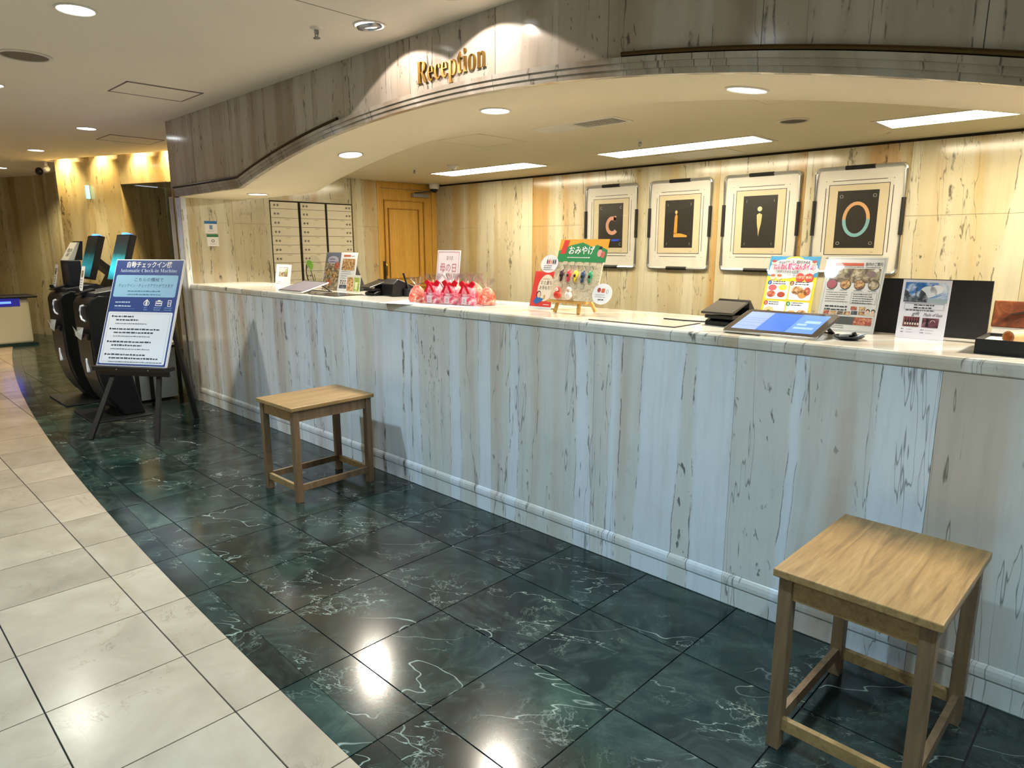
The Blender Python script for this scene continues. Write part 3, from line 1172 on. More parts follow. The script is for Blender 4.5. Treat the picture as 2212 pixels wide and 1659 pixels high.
# ---- safe deposit boxes
t = thing('safe_deposit_cabinet', 'bank of ivory safe deposit boxes let into the side wall', 'cabinet', (XS, 0.897, 0), 0)
m = MB()
m.box(-0.018, -0.004, 0.0, 0.933, 0.945, 1.828, M_GROUT)
m.build('cabinet_body', t)
cols_ = ((0.008, 0.300, 0.04, 0.075), (0.328, 0.606, 0.035, 0.07), (0.632, 0.927, 0.232, 0.268))
for ci, (a, b, l0, l1) in enumerate(cols_):
    for r_ in range(10):
        z1 = min(1.839 - 0.088 * r_, 1.818) - 0.0015
        z0 = 1.839 - 0.088 * (r_ + 1) + 0.0015
        m = MB()
        m.box(-0.004, 0.004, a, b, z0, z1, M_IVORY)
        d = m.build('box_door', t, bevel=0.0012)
        zc = (1.839 - 0.088 * r_ - 0.044) - (0.004 if r_ else 0.01)
        for ly in (l0, l1):
            m = MB()
            m.lathe([(0.0095, 0.004), (0.0095, 0.009), (0.006, 0.010)], M_DKSTEEL, 12, (0, a + ly, zc), 'X')
            m.lathe([(0.004, 0.010), (0.004, 0.0105)], M_IVORY, 8, (0, a + ly, zc), 'X')
            m.build('lock', d)
        if r_ > 1:
            m = MB()
            m.box(0.004, 0.0045, a + 0.15, a + 0.20, z1 - 0.016, z1 - 0.006, rgb('cfc29a'))
            m.build('number_plate', d)
for r_ in range(17):
    m = MB()
    m.tube([(0.0, 0.314, 1.80 - 0.044 * r_), (0.0, 0.314, 1.80 - 0.044 * r_ - 0.036)], 0.006, M_DKSTEEL, 6)
    m.build('hinge_knuckle', t)

# ================================================================== CEILING FITTINGS
# air vent in the booth ceiling
t = thing('air_vent', 'slotted ceiling air vent with slats beside the square access panel', 'vent', (-2.99, 0.92, ZB), 0)
m = MB()
for x0, x1, y0, y1 in ((0, 0.625, 0, 0.018), (0, 0.625, 0.175, 0.193), (0, 0.03, 0.018, 0.175), (0.60, 0.625, 0.018, 0.175)):
    m.box(x0, x1, y0, y1, -0.005, 0, M_OFFWHITE)
m.build('vent_frame', t)
m = MB()
m.box(0.03, 0.60, 0.018, 0.175, -0.001, 0.0, M_BLACKM)
m.build('vent_back', t)
for i in range(28):
    x = 0.036 + i * 0.02
    m = MB()
    m.bar((x, 0.02, -0.003), (x, 0.173, -0.003), 0.0035 if x > 0.30 else 0.016, 0.003, M_OFFWHITE)
    m.build('slat', t)
# access panels
for name, x0, x1, y0, y1, z, mm, lb in (('access_panel', -3.76, -3.34, 0.80, 1.24, ZB, M_BCEIL, 'square access panel in the booth ceiling beside the air vent'),
                                        ('access_panel', -3.10, -2.50, 2.50, 2.88, ZB, M_OFFWHITE, 'flat grille panel between light panel and back wall'),
                                        ('access_panel', -5.50, -5.09, -0.71, -0.215, ZL, M_CEIL, 'outlined access panel in the lobby ceiling near the fascia'),
                                        ('access_panel', -7.99, -7.55, -0.13, 0.375, ZL, M_CEIL, 'outlined access panel in the lobby ceiling near the cove'),
                                        ('access_panel', -1.62, -1.20, 0.80, 1.22, ZB, M_BCEIL, 'square access panel in the booth ceiling by the round speaker')):
    t = thing(name, lb, 'access panel', (x0, y0, z), 0)
    w, d = x1 - x0, y1 - y0
    m = MB()
    m.box(0.012, w - 0.012, 0.012, d - 0.012, -0.003, 0, mm)
    m.build('panel', t)
    m = MB()
    fm = mat('panel_edge', '7a7068', 0.6) if z == ZL else M_BCEIL
    for a, b, c, e in ((0, w, 0, 0.008), (0, w, d - 0.008, d), (0, 0.022 if z == ZL else 0.008, 0, d), (w - (0.022 if z == ZL else 0.008), w, 0, d)):
        m.box(a, b, c, e, -0.0035, 0, fm)
    m.build('panel_rim', t)
# round speakers
for x, y, z, r, lb in ((-1.698, 1.753, ZB, 0.075, 'small round grille speaker in the booth ceiling'), (-4.854, -1.309, ZL, 0.115, 'large round brown grille speaker in the lobby ceiling')):
    t = thing('ceiling_speaker', lb, 'speaker', (x, y, z), 0)
    m = MB()
    m.lathe([(r * 1.18, 0), (r * 1.18, -0.006), (r * 1.04, -0.009), (r, -0.006), (r, 0)], M_RING, 32, capped=False)
    m.build('speaker_ring', t, smooth=True)
    m = MB()
    m.lathe([(r, -0.002), (r * 0.9, -0.005), (0.001, -0.006)], mat('speaker_mesh', '6e6252', 0.7) if z == ZL else mat('speaker_mesh_dark', '4a453c', 0.7), 32, capped=False)
    m.build('speaker_grille', t)
# sprinklers, detector, dome camera
for x, y, z, lb in ((-2.751, 1.765, ZB, 'small chrome sprinkler head before the middle light panel'), (-5.25, 1.759, ZB, 'small chrome sprinkler head beside the smoke detector'),
                    (-3.22, -0.411, ZL, 'chrome sprinkler head hanging from the lobby ceiling')):
    t = thing('sprinkler_head', lb, 'sprinkler', (x, y, z), 0)
    s = 0.95 if z == ZL else 0.8
    m = MB()
    m.lathe([(0.032 * s, 0), (0.030 * s, -0.006), (0.014 * s, -0.010)], M_OFFWHITE, 20)
    m.build('escutcheon', t, smooth=True)
    m = MB()
    m.lathe([(0.012 * s, -0.008), (0.012 * s, -0.03 * s), (0.006 * s, -0.032 * s)], M_STEEL, 12)
    m.tube([(-0.013 * s, 0, -0.012), (-0.015 * s, 0, -0.035 * s), (0, 0, -0.05 * s), (0.015 * s, 0, -0.035 * s), (0.013 * s, 0, -0.012)], 0.0035 * s, M_STEEL, 6)
    m.lathe([(0.018 * s, -0.048 * s), (0.018 * s, -0.052 * s)], M_STEEL, 12)
    m.build('nozzle', t)
t = thing('smoke_detector', 'round cream smoke detector on the booth ceiling', 'smoke detector', (-4.77, 1.818, ZB), 0)
m = MB()
m.lathe([(0.055, 0), (0.055, -0.012), (0.045, -0.02), (0.03, -0.024), (0.028, -0.036), (0.016, -0.04)], M_OFFWHITE, 24)
m.build('detector_body', t, smooth=True)
m = MB()
m.lathe([(0.012, -0.039), (0.010, -0.044)], M_BLACKM, 12)
m.build('sensor', t)
t = thing('dome_camera', 'white dome security camera in the ceiling corner above the door', 'camera', (-6.30, 2.86, ZB), 0)
m = MB()
m.lathe([(0.058, 0), (0.060, -0.03), (0.052, -0.055), (0.040, -0.060)], M_WHITE, 24)
m.build('camera_base', t, smooth=True)
m = MB()
m.lathe([(0.040, -0.058), (0.036, -0.078), (0.024, -0.094), (0.008, -0.100)], M_BLACK, 20)
m.build('lens_dome', t, smooth=True)
# small fittings on the far wall
t = thing('corner_spotlight', 'small black and white spotlight on the far marble wall corner', 'spotlight', (-10.56, -0.03, 2.36), 0)
m = MB()
m.lathe([(0.02, 0.085), (0.02, 0.03)], M_WHITE, 10)
m.ball((0, 0, 0), 0.045, M_WHITE)
m.build('lamp_body', t, smooth=True)
m = MB()
m.ball((-0.06, -0.07, -0.03), (0.045, 0.045, 0.05), M_BLACK)
m.build('lamp_head', t, smooth=True)
t = thing('guide_light', 'small glowing pale blue sign plate sticking out of the far wall', 'sign', (-9.87 + WP[0] * 0.002, 0.253 + WP[1] * 0.002, 1.97), ang)
m = MB()
m.box(-0.006, 0.006, -0.055, 0, 0, 0.16, mat('guide_light_face', '80d4d8', 0.4, emit=(0.10, 0.55, 0.62), strength=1.0))
m.build('lit_plate', t)
m = MB()
m.box(-0.009, 0.009, -0.006, 0, -0.006, 0.166, M_STEEL)
m.build('bracket', t)

# ================================================================== THINGS ON THE COUNTER
PHOTO_FOOD = make_speckle('photo_food', [(0.28, '3a2a1c'), (0.42, '8a5a34'), (0.52, 'c79a62'), (0.62, 'e0c79a'), (0.72, '7a4a2e')], 55)
PHOTO_RED = make_speckle('photo_red_food', [(0.3, '6e241c'), (0.5, 'b4523c'), (0.62, 'd89a6c'), (0.75, 'f0dcc0')], 70)
PHOTO_GREY = make_speckle('photo_meal', [(0.28, '2c2620'), (0.42, '6e5c48'), (0.54, 'a89878'), (0.66, 'd8ccae'), (0.78, '5c3a3a')], 38)
PHOTO_SKY = make_speckle('photo_sky', [(0.34, '1f4f94'), (0.46, '3b78bd'), (0.56, 'c4d4e6'), (0.68, 'f4f6fa')], 14, 0.8)
PHOTO_TOWN = make_speckle('photo_town', [(0.35, '23282e'), (0.5, '4a525a'), (0.62, '8a949c')], 60)
PHOTO_WINE = make_speckle('photo_dusk', [(0.35, '241a24'), (0.5, '6a3a44'), (0.65, 'b08088')], 24)
PHOTO_GREEN = make_speckle('photo_leaf', [(0.35, '5c7a2a'), (0.5, '9ab048'), (0.65, 'd6d89a')], 40)
PINKPAPER = make_speckle('pink_paper', [(0.30, 'c81e46'), (0.42, 'ee5a78'), (0.52, 'f4a0ac'), (0.60, 'fbe0de'), (0.70, 'e8506a')], 26, 1.4)
PINKPAPER2 = make_speckle('coral_paper', [(0.32, 'd8362e'), (0.45, 'f0705a'), (0.56, 'f7b096'), (0.66, 'fbe6da'), (0.76, 'e8564a')], 30, 1.4)
LEATHER = make_speckle('brown_leather', [(0.3, '4a2412'), (0.5, '7a3e1e'), (0.66, '9a5a30')], 22, 1.0)
ORANGELEATHER = make_speckle('orange_leather', [(0.3, 'a8480e'), (0.5, 'd0691c'), (0.68, 'e88c3a')], 16, 1.0)


def card(name, label, x0, x1, y, h, lean, draw, sheet=None, holder=True, group=None, thick=0.003, cat='sign', base=0.0):
    """an upright card: x0..x1 along the counter, base line at y, leaning back by lean (m at the top)"""
    w = x1 - x0
    th = math.asin(min(0.9, lean / h))
    t = thing(name, label, cat, ((x0 + x1) / 2, y, CT), 0, group)
    m = MB()
    m.box(-w / 2, w / 2, 0.0, thick, base, h, sheet or M_WHITE)
    c = m.build('card', t, rot=(-th, 0, 0), loc=(0, 0, 0.0005))
    p = Print()
    draw(p, w, h)
    p.build('print', c, loc=(0, -0.0002, 0))
    if holder:
        m = MB()
        m.box(-w / 2 - 0.004, w / 2 + 0.004, -0.0042, -0.0026, 0.0, h + 0.004, M_CLEAR)
        m.build('clear_front', c)
        m = MB()
        m.box(-w / 2 - 0.004, w / 2 + 0.004, -0.004, max(0.07, lean * 0.9), 0.0, 0.0025, M_CLEAR)
        m.build('foot', t)
    else:
        m = MB()
        m.prism([(thick + 0.001, 0.0), (lean * 0.55 + 0.045, 0.0), (lean * 0.6 + thick + 0.004, h * 0.6)], -w * 0.06, w * 0.06, sheet or M_WHITE, 'X')
        m.build('prop', t)
    return t


def draw_info(p, w, h):
    p.rect(-w * 0.28, h * 0.45, w * 0.30, h * 0.88, PHOTO_GREY, 1)
    p.rect(-w * 0.26, h * 0.66, w * 0.28, h * 0.86, rgb('c4cace'), 2)
    p.ell(w * 0.2, h * 0.68, 0.02, 0.022, PHOTO_GREEN, 3)
    p.lines(-w * 0.42, -w * 0.1, h * 0.2, 0.014, 2, 0.005, GREYINK, 1)


card('info_card', 'white info card with a small photo on the counter end below the safe boxes', -5.38, -5.13, 0.36, 0.18, 0.03, draw_info, holder=False, cat='card')


def draw_menu_l(p, w, h):
    p.rect(-w / 2, 0, -0.002, h, rgb('b9b8b6'), 1)
    p.rect(-w / 2, 0.0, -0.004, h * 0.72, PHOTO_GREY, 2)
    p.rect(-w / 2, h * 0.72, -0.004, h * 0.995, rgb('6f7684'), 2)
    p.ell(-w * 0.25, h * 0.80, 0.075, 0.03, rgb('b9b6c6'), 3)
    p.lines(-w * 0.36, -w * 0.14, h * 0.81, 0.02, 2, 0.007, rgb('5a4668'), 4)
    p.ell(-w * 0.10, h * 0.66, 0.035, 0.03, PHOTO_RED, 3)
    p.ell(-w * 0.16, h * 0.40, 0.04, 0.03, PHOTO_FOOD, 3)
    p.ell(-w * 0.30, h * 0.22, 0.04, 0.022, PHOTO_RED, 3)
    p.ell(-w * 0.36, h * 0.48, 0.03, 0.022, PHOTO_FOOD, 3)
    p.rect(0.003, 0, w / 2, h, rgb('ededec'), 1)
    p.rect(w * 0.08, h * 0.89, w * 0.30, h * 0.94, rgb('c8694c'), 2)
    p.lines(w * 0.32, w * 0.44, h * 0.90, 0.01, 1, 0.006, GREYINK, 2)
    p.rect(w * 0.06, h * 0.54, w * 0.46, h * 0.84, PHOTO_FOOD, 2)
    p.lines(w * 0.06, w * 0.44, h * 0.50, 0.016, 4, 0.005, GREYINK, 2)
    for k in range(6):
        p.ell(w * (0.09 + 0.065 * k), h * 0.27, 0.009, 0.008, PHOTO_RED if k % 2 else PHOTO_TOWN, 2)
        p.ell(w * (0.09 + 0.065 * k), h * 0.21, 0.009, 0.008, PHOTO_TOWN if k % 2 else PHOTO_FOOD, 2)
    p.rect(w * 0.05, h * 0.07, w * 0.46, h * 0.17, PHOTO_TOWN, 2)
    p.rect(w * 0.30, h * 0.075, w * 0.44, h * 0.165, PHOTO_RED, 3)


card('menu_display', 'double page food menu display leaning beside the left tablet', -4.645, -4.225, 0.37, 0.285, 0.06, draw_menu_l)
# black wedge display behind it
t = thing('display_wedge', 'black triangular display wedge behind the double page menu', 'display stand', (-4.33, 0.452, CT), 0)
m = MB()
m.prism([(-0.07, 0.0), (0.07, 0.0), (-0.07, 0.225)], -0.002, 0.06, M_BLACKM, 'Y')
m.build('wedge_body', t)


def draw_small(p, w, h):
    p.rect(-w * 0.46, h * 0.08, 0.0, h * 0.86, PHOTO_FOOD, 1)
    p.rect(0.008, h * 0.08, w * 0.46, h * 0.86, PHOTO_GREEN, 1)
    p.rect(w * 0.14, h * 0.2, w * 0.34, h * 0.6, rgb('d9e2a8'), 2)


card('photo_card', 'small card with a brown and a green photo beside the black wedge', -4.26, -4.09, 0.335, 0.125, 0.02, draw_small, rgb('d8d6c6'), holder=False, cat='card')

# clear round acrylic stand with a sprig
t = thing('sprig_holder', 'round clear acrylic disc on the counter with a green sprig', 'ornament', (-4.83, 0.42, CT), 0)
m = MB()
m.lathe([(0.125, -0.004), (0.125, 0.004)], M_CLEAR, 32, (0, 0, 0.131), 'Y')
o = m.build('disc', t)
m = MB()
pts = []
for k in range(18):
    a = math.radians(150 + 80 * k / 17)
    pts.append((0.125 * math.cos(a), 0, 0.131 + 0.125 * math.sin(a)))
m.tube(pts, 0.005, M_DKSTEEL, 6)
m.build('rim', t)
m = MB()
m.box(-0.07, 0.07, -0.035, 0.035, 0.0, 0.006, M_CLEAR)
m.build('foot', t)
m = MB()
m.tube([(0.03, -0.02, 0.006), (0.02, -0.02, 0.06), (-0.01, -0.02, 0.12), (-0.03, -0.02, 0.17)], 0.004, rgb('4a4630'), 6)
m.tube([(0.03, -0.02, 0.006), (0.045, -0.02, 0.05), (0.03, -0.02, 0.11)], 0.003, rgb('4a4630'), 6)
m.build('stem', t)
for (dx, dz, a) in ((-0.05, 0.185, 30), (-0.02, 0.19, -25), (-0.035, 0.205, 5), (0.0, 0.165, -50)):
    m = MB()
    lf = mat('leaf_green', '6fae2a', 0.4)
    m.ball((0, 0, 0.0), (0.036, 0.004, 0.016), lf, 10, 6)
    m.build('leaf', t, loc=(dx, -0.022, dz), rot=(0, math.radians(a), 0), smooth=True)


# ---- tablets
def make_tablet(label, x0, x1, y, lit, frame_mat):
    w, d = x1 - x0, 0.235
    t = thing('tablet', label, 'tablet', ((x0 + x1) / 2, y, CT), 0, 'tablets on the counter')
    tilt = math.radians(15.5)
    m = MB()
    r = 0.018
    pts = []
    for cx, cy, a in ((w / 2 - r, r, -90), (w / 2 - r, d - r, 0), (-w / 2 + r, d - r, 90), (-w / 2 + r, r, 180)):
        for k in range(5):
            q = math.radians(a + 22.5 * k)
            pts.append((cx + r * math.cos(q), cy + r * math.sin(q)))
    m.prism(pts, 0.0, 0.009, frame_mat, 'Z')
    body = m.build('tablet_body', t, loc=(0, 0, 0.003), rot=(tilt, 0, 0), bevel=0.002)
    m = MB()
    m.prism([(x * 0.985, 0.0018 + yy * 0.985) for x, yy in pts], 0.009, 0.0096, mat('tablet_bezel', '3b342c', 0.15), 'Z')
    m.build('bezel', body)
    bz = 0.026
    sm = MB()
    if lit:
        a = mat('screen_left', '5a6a9a', 0.2, emit='8098e0', strength=0.5)
        b = mat('screen_mid', '2a4a90', 0.2, emit='2f66dc', strength=0.55)
        c = mat('screen_right', '40609a', 0.2, emit='5f8ce6', strength=0.5)
        for (u0, u1, mm) in ((-w / 2 + bz, -0.055, a), (-0.055, 0.052, b), (0.052, w / 2 - bz, c)):
            sm.box(u0, u1, bz, d - bz, 0.0097, 0.0100, mm)
        dk = mat('screen_line', '3a5496', 0.2, emit='3a5496', strength=0.4)
        for vv in (0.06, 0.095, 0.12, 0.14):
            sm.box(-w / 2 + bz, -0.055, vv, vv + 0.0015, 0.0101, 0.0102, dk)
        sm.box(-0.0565, -0.0545, bz, d - bz, 0.0101, 0.0102, dk)
        sm.box(0.0515, 0.0535, bz, d - bz, 0.0101, 0.0102, dk)
        sm.box(0.066, 0.135, 0.065, 0.085, 0.0101, 0.0102, mat('screen_block', '7f9ac0', 0.2, emit='6a86ba', strength=0.5))
        sm.box(0.085, 0.140, 0.125, 0.150, 0.0101, 0.0102, MATS['screen_block'])
        sm.box(0.066, 0.10, 0.10, 0.118, 0.0101, 0.0102, MATS['screen_block'])
    else:
        sm.box(-w / 2 + 0.014, w / 2 - 0.014, 0.02, d - 0.014, 0.0097, 0.0100, mat('screen_off', '8d8794', 0.12))
    sm.build('screen', body)
    m = MB()
    m.bar((w * 0.34, d * 0.80, 0.05), (w * 0.40, d * 1.06, 0.003), 0.018, 0.006, M_BLACKM)
    m.bar((-w * 0.34, d * 0.80, 0.05), (-w * 0.40, d * 1.06, 0.003), 0.018, 0.006, M_BLACKM)
    m.bar((-w * 0.42, d * 1.06, 0.003), (w * 0.42, d * 1.06, 0.003), 0.02, 0.005, M_BLACKM)
    m.bar((-w * 0.34, d * 0.78, 0.054), (w * 0.34, d * 0.78, 0.054), 0.012, 0.006, M_BLACKM)
    m.build('kickstand', t)
    return t


make_tablet('large tablet with a lit blue screen tilted on the counter', -1.205, -0.852, 0.055, True, M_STEEL)
make_tablet('tablet with a dark grey screen and white edge on the counter', -4.67, -4.32, 0.02, False, M_WHITE)


# ---- desk mats
def desk_mat(label, x0, x1, y0, y1, clear):
    t = thing('desk_mat', label, 'mat', ((x0 + x1) / 2, (y0 + y1) / 2, CT), 0, 'writing mats on the counter')
    w, d = (x1 - x0) / 2, (y1 - y0) / 2
    m = MB()
    m.box(-w, w, -d, d, 0.0, 0.003, M_BLACKM)
    m.build('mat_base', t, bevel=0.001)
    m = MB()
    m.box(-w + 0.006, w - 0.006, -d + 0.006, d - 0.006, 0.003, 0.0042, mat('mat_top_pale', 'd3c8b4', 0.1) if clear else mat('mat_top_dark', '3a3836', 0.15))
    m.build('mat_top', t)
    return t


desk_mat('pale glossy writing mat with a thin black edge on the counter', -1.85, -1.41, 0.06, 0.27, True)
desk_mat('dark glossy writing mat in front of the double page menu', -4.27, -3.92, 0.04, 0.26, False)


# ---- payment terminals
def make_terminal(label, x, y, rz, bulky):
    t = thing('payment_terminal', label, 'card terminal', (x, y, CT), rz, 'black payment terminals on the counter')
    m = MB()
    m.prism([(0.0, 0.0), (0.17, 0.0), (0.17, 0.035), (0.03, 0.03), (0.0, 0.018)], -0.07, 0.07, M_BLACK, 'X')
    m.build('reader_base', t, bevel=0.004)
    m = MB()
    m.box(-0.064, 0.064, -0.012, 0.05, 0.030, 0.046, M_BLACK)
    m.build('card_slot', t, bevel=0.003)
    m = MB()
    m.lathe([(0.03, 0.04), (0.024, 0.07)], mat('smoke_plastic', '26282a', 0.15), 14, (0, 0.07, 0.0))
    m.build('neck', t)
    m = MB()
    m.prism([(-0.03, 0.0), (0.105, 0.0), (0.105, 0.006), (-0.03, 0.010)], -0.072, 0.072, mat('terminal_face', '2a251f', 0.25), 'X')
    m.build('display', t, loc=(0, 0.0, 0.058), rot=(math.radians(19), 0, 0), bevel=0.003)
    m = MB()
    m.prism([(0.103, 0.036), (0.185, 0.0), (0.195, 0.0), (0.195, 0.012), (0.108, 0.104), (0.100, 0.098)], -0.072, 0.072, M_BLACK, 'X')
    m.build('rear_screen', t)
    if bulky:
        m = MB()
        m.prism([(0.05, 0.0), (0.24, 0.0), (0.26, 0.05), (0.10, 0.115), (0.06, 0.08)], 0.07, 0.22, M_BLACK, 'X')
        m.build('printer', t, bevel=0.006)
        m = MB()
        m.tube([(0.235, 0.17, 0.0), (0.235, 0.17, 0.05)], 0.035, M_BLACKM, 14)
        m.tube([(0.235, 0.17, 0.04), (0.205, 0.15, 0.15)], 0.007, M_BLACK, 8)
        m.build('pen_cup', t)
    m = MB()
    m.tube([(-0.068, 0.06, 0.006), (-0.12, 0.05, 0.005), (-0.20, 0.03, 0.005), (-0.30, 0.035, 0.005)] if not bulky else [(0.20, 0.20, 0.006), (0.28, 0.26, 0.005), (0.33, 0.30, 0.005)], 0.0035, M_BLACKM, 6)
    m.build('cable', t)
    return t


make_terminal('slim black payment terminal beside the lit tablet', -1.315, 0.25, math.radians(-4), False)
make_terminal('bulky black payment terminal with printer and pen cup', -3.86, 0.265, math.radians(-8), True)


# ---- mother's day corner
def draw_mother(p, w, h):
    red = rgb('b0404c')
    p.frame(-w * 0.46, h * 0.03, w * 0.46, h * 0.97, 0.0025, red, 1)
    p.text('5/10', 0.01, h * 0.80, 0.035, rgb('9a8a90'), 2, slant=0.1)
    p.text('母の日', 0.0, h * 0.56, 0.062, rgb('b5606c'), 2, width=w * 0.70)
    p.poly([(-w * 0.3, h * 0.30), (-w * 0.28, h * 0.31), (w * 0.0, h * 0.13), (-w * 0.02, h * 0.12)], rgb('7a3440'), 2)


card('mothers_day_sign', 'white sign with thin red border and 母の日 behind the gift boxes', -3.42, -3.20, 0.47, 0.30, 0.035, draw_mother, rgb('f1e6ec'))
m = MB()
m.box(-0.34, 0.34, -0.20, 0.22, 0.0, 0.001, M_WHITE)
tag(m.build('paper_sheet', loc=(-3.01, 0.225, CT), rot=(0, 0, math.radians(14))), 'white paper sheet under the pink gift boxes', 'paper')
t = thing('gift_tray', 'clear plastic tray holding the pink gift pouches', 'tray', (-2.90, 0.24, CT + 0.0012), math.radians(12))
m = MB()
tw, td, thh = 0.235, 0.125, 0.085
m.box(-tw, tw, -td, td, 0.0, 0.002, M_CLEAR)
m.build('tray_floor', t)
for a in ((-tw, tw, -td, -td + 0.0015), (-tw, tw, td - 0.0015, td), (-tw, -tw + 0.0015, -td + 0.002, td - 0.002), (tw - 0.0015, tw, -td + 0.002, td - 0.002)):
    m = MB()
    m.box(*a, 0.002, thh, M_CLEAR)
    m.build('tray_side', t)


def make_gift(label, loc, rz, s, paper, bow, lab=True, upright=True):
    t = thing('gift_pouch', label, 'gift', loc, rz, 'pink gift pouches')
    rng = random.Random(int(loc[0] * 1000))
    m = MB()
    rings = [(0.050, 0.034, 0.0), (0.056, 0.038, 0.02), (0.054, 0.036, 0.05), (0.046, 0.028, 0.08), (0.024, 0.016, 0.102), (0.010, 0.009, 0.112)]
    seg = 14
    vs_, fs_ = [], []
    for (rx, ry, z) in rings:
        for k in range(seg):
            a = 2 * math.pi * k / seg
            j = 1 + rng.uniform(-0.07, 0.07)
            ca, sa = math.cos(a), math.sin(a)
            ex = 0.6
            vs_.append((rx * s * j * math.copysign(abs(ca) ** ex, ca), ry * s * j * math.copysign(abs(sa) ** ex, sa), z * s))
    for i in range(len(rings) - 1):
        for k in range(seg):
            fs_.append((i * seg + k, i * seg + (k + 1) % seg, (i + 1) * seg + (k + 1) % seg, (i + 1) * seg + k))
    fs_ += [tuple(range(seg))[::-1], tuple((len(rings) - 1) * seg + k for k in range(seg))]
    m.add(vs_, fs_, paper)
    m.build('pouch', t)
    # cellophane ruff above the tie
    m = MB()
    vs_, fs_ = [], []
    seg = 22
    for i, (rr, z) in enumerate(((0.009, 0.110), (0.030, 0.132), (0.050, 0.165))):
        for k in range(seg):
            a = 2 * math.pi * k / seg
            j = rr * s * (1 + (0.35 if k % 2 else -0.2) * (i > 0))
            vs_.append((j * math.cos(a), j * 0.6 * math.sin(a), z * s + (rng.uniform(-0.008, 0.010) if i == 2 else 0)))
    for i in range(2):
        for k in range(seg):
            fs_.append((i * seg + k, i * seg + (k + 1) % seg, (i + 1) * seg + (k + 1) % seg, (i + 1) * seg + k))
    m.add(vs_, fs_, M_CELLO)
    m.build('cellophane', t)
    if bow:
        rb = mat('red_ribbon', 'e0102e', 0.35)
        m = MB()
        zt = 0.114 * s
        for sg in (-1, 1):
            m.prism([(0.004 * sg, zt - 0.008), (0.034 * sg * s, zt + 0.020 * s), (0.056 * sg * s, zt + 0.006), (0.040 * sg * s, zt - 0.018 * s)], -0.016, -0.008, rb, 'Y')
            m.prism([(0.0, zt), (0.012 * sg, zt - 0.004), (0.040 * sg * s, zt - 0.050 * s), (0.022 * sg * s, zt - 0.052 * s)], -0.044 * s, -0.040 * s, rb, 'Y')
        m.ball((0, -0.014, zt), (0.011, 0.010, 0.010), rb, 8, 6)
        m.build('ribbon_bow', t)
    if lab:
        m = MB()
        m.box(-0.016, 0.016, -0.0445 * s, -0.0435 * s, 0.003, 0.045, rgb('f3d4da'))
        l_ = m.build('gift_tag', t)
        p = Print()
        p.ring(0, 0.022, 0.007, 0.010, 0.002, rgb('5a2a3c'), 1, 10)
        p.build('print', l_, loc=(0, -0.0448 * s, 0))
    return t


zt_ = CT + 0.0035
cR, sR = math.cos(math.radians(12)), math.sin(math.radians(12))
for (u, v, s_, pp, bow, lab, lb) in ((-0.165, -0.045, 0.98, PINKPAPER, True, True, 'pink gift pouch with red bow at the sign end of the tray'),
                                     (-0.035, -0.05, 1.0, PINKPAPER, True, True, 'pink gift pouch with red bow in the middle of the tray'),
                                     (0.085, -0.05, 0.98, PINKPAPER, True, True, 'pink gift pouch with red bow beside the boxed coral one'),
                                     (0.178, 0.0, 0.86, PINKPAPER2, False, False, 'coral gift pouch without bow at the end of the tray'),
                                     (-0.10, 0.062, 1.0, PINKPAPER2, False, False, 'coral gift pouch behind the bowed ones, near the sign'),
                                     (0.05, 0.062, 1.02, PINKPAPER2, False, False, 'coral gift pouch behind the bowed ones, farther from the sign')):
    make_gift(lb, (-2.90 + u * cR - v * sR, 0.24 + u * sR + v * cR, zt_), math.radians(12), s_, pp, bow, lab)
make_gift('coral gift pouch lying outside the tray on the paper', (-3.172, 0.135, CT + 0.0012), math.radians(20), 0.88, PINKPAPER2, False, False)


# ---- red card
def draw_red(p, w, h):
    p.rect(-w / 2, h * 0.06, w / 2, h, rgb('e23a34'), 1)
    p.ell(w * 0.10, h * 0.56, w * 0.36, h * 0.36, rgb('f4e6d2'), 2, 28)
    p.text('お土産も', w * 0.10, h * 0.66, 0.024, INK, 3, width=w * 0.5)
    p.text('お手もち？', w * 0.10, h * 0.52, 0.024, INK, 3, width=w * 0.56)
    p.lines(-w * 0.10, w * 0.3, h * 0.79, 0.01, 1, 0.004, rgb('b08a7a'), 3)
    p.ell(-w * 0.16, h * 0.38, 0.016, 0.020, rgb('2a2224'), 3)
    p.ell(-w * 0.145, h * 0.37, 0.011, 0.016, rgb('f0cdb2'), 4)
    p.poly([(-w * 0.36, h * 0.18), (-w * 0.26, h * 0.30), (-w * 0.10, h * 0.30), (w * 0.10, h * 0.27), (w * 0.06, h * 0.23), (-w * 0.08, h * 0.16), (-w * 0.22, h * 0.12)], rgb('2a6cb8'), 4)
    p.rect(w * 0.09, h * 0.27, w * 0.16, h * 0.37, rgb('d6a860'), 4)
    p.rect(w * 0.14, h * 0.11, w * 0.40, h * 0.125, M_WHITE, 3)


card('souvenir_card', 'red card with a cream oval in a clear stand beside the souvenir board', -2.445, -2.295, 0.315, 0.20, 0.055, draw_red)

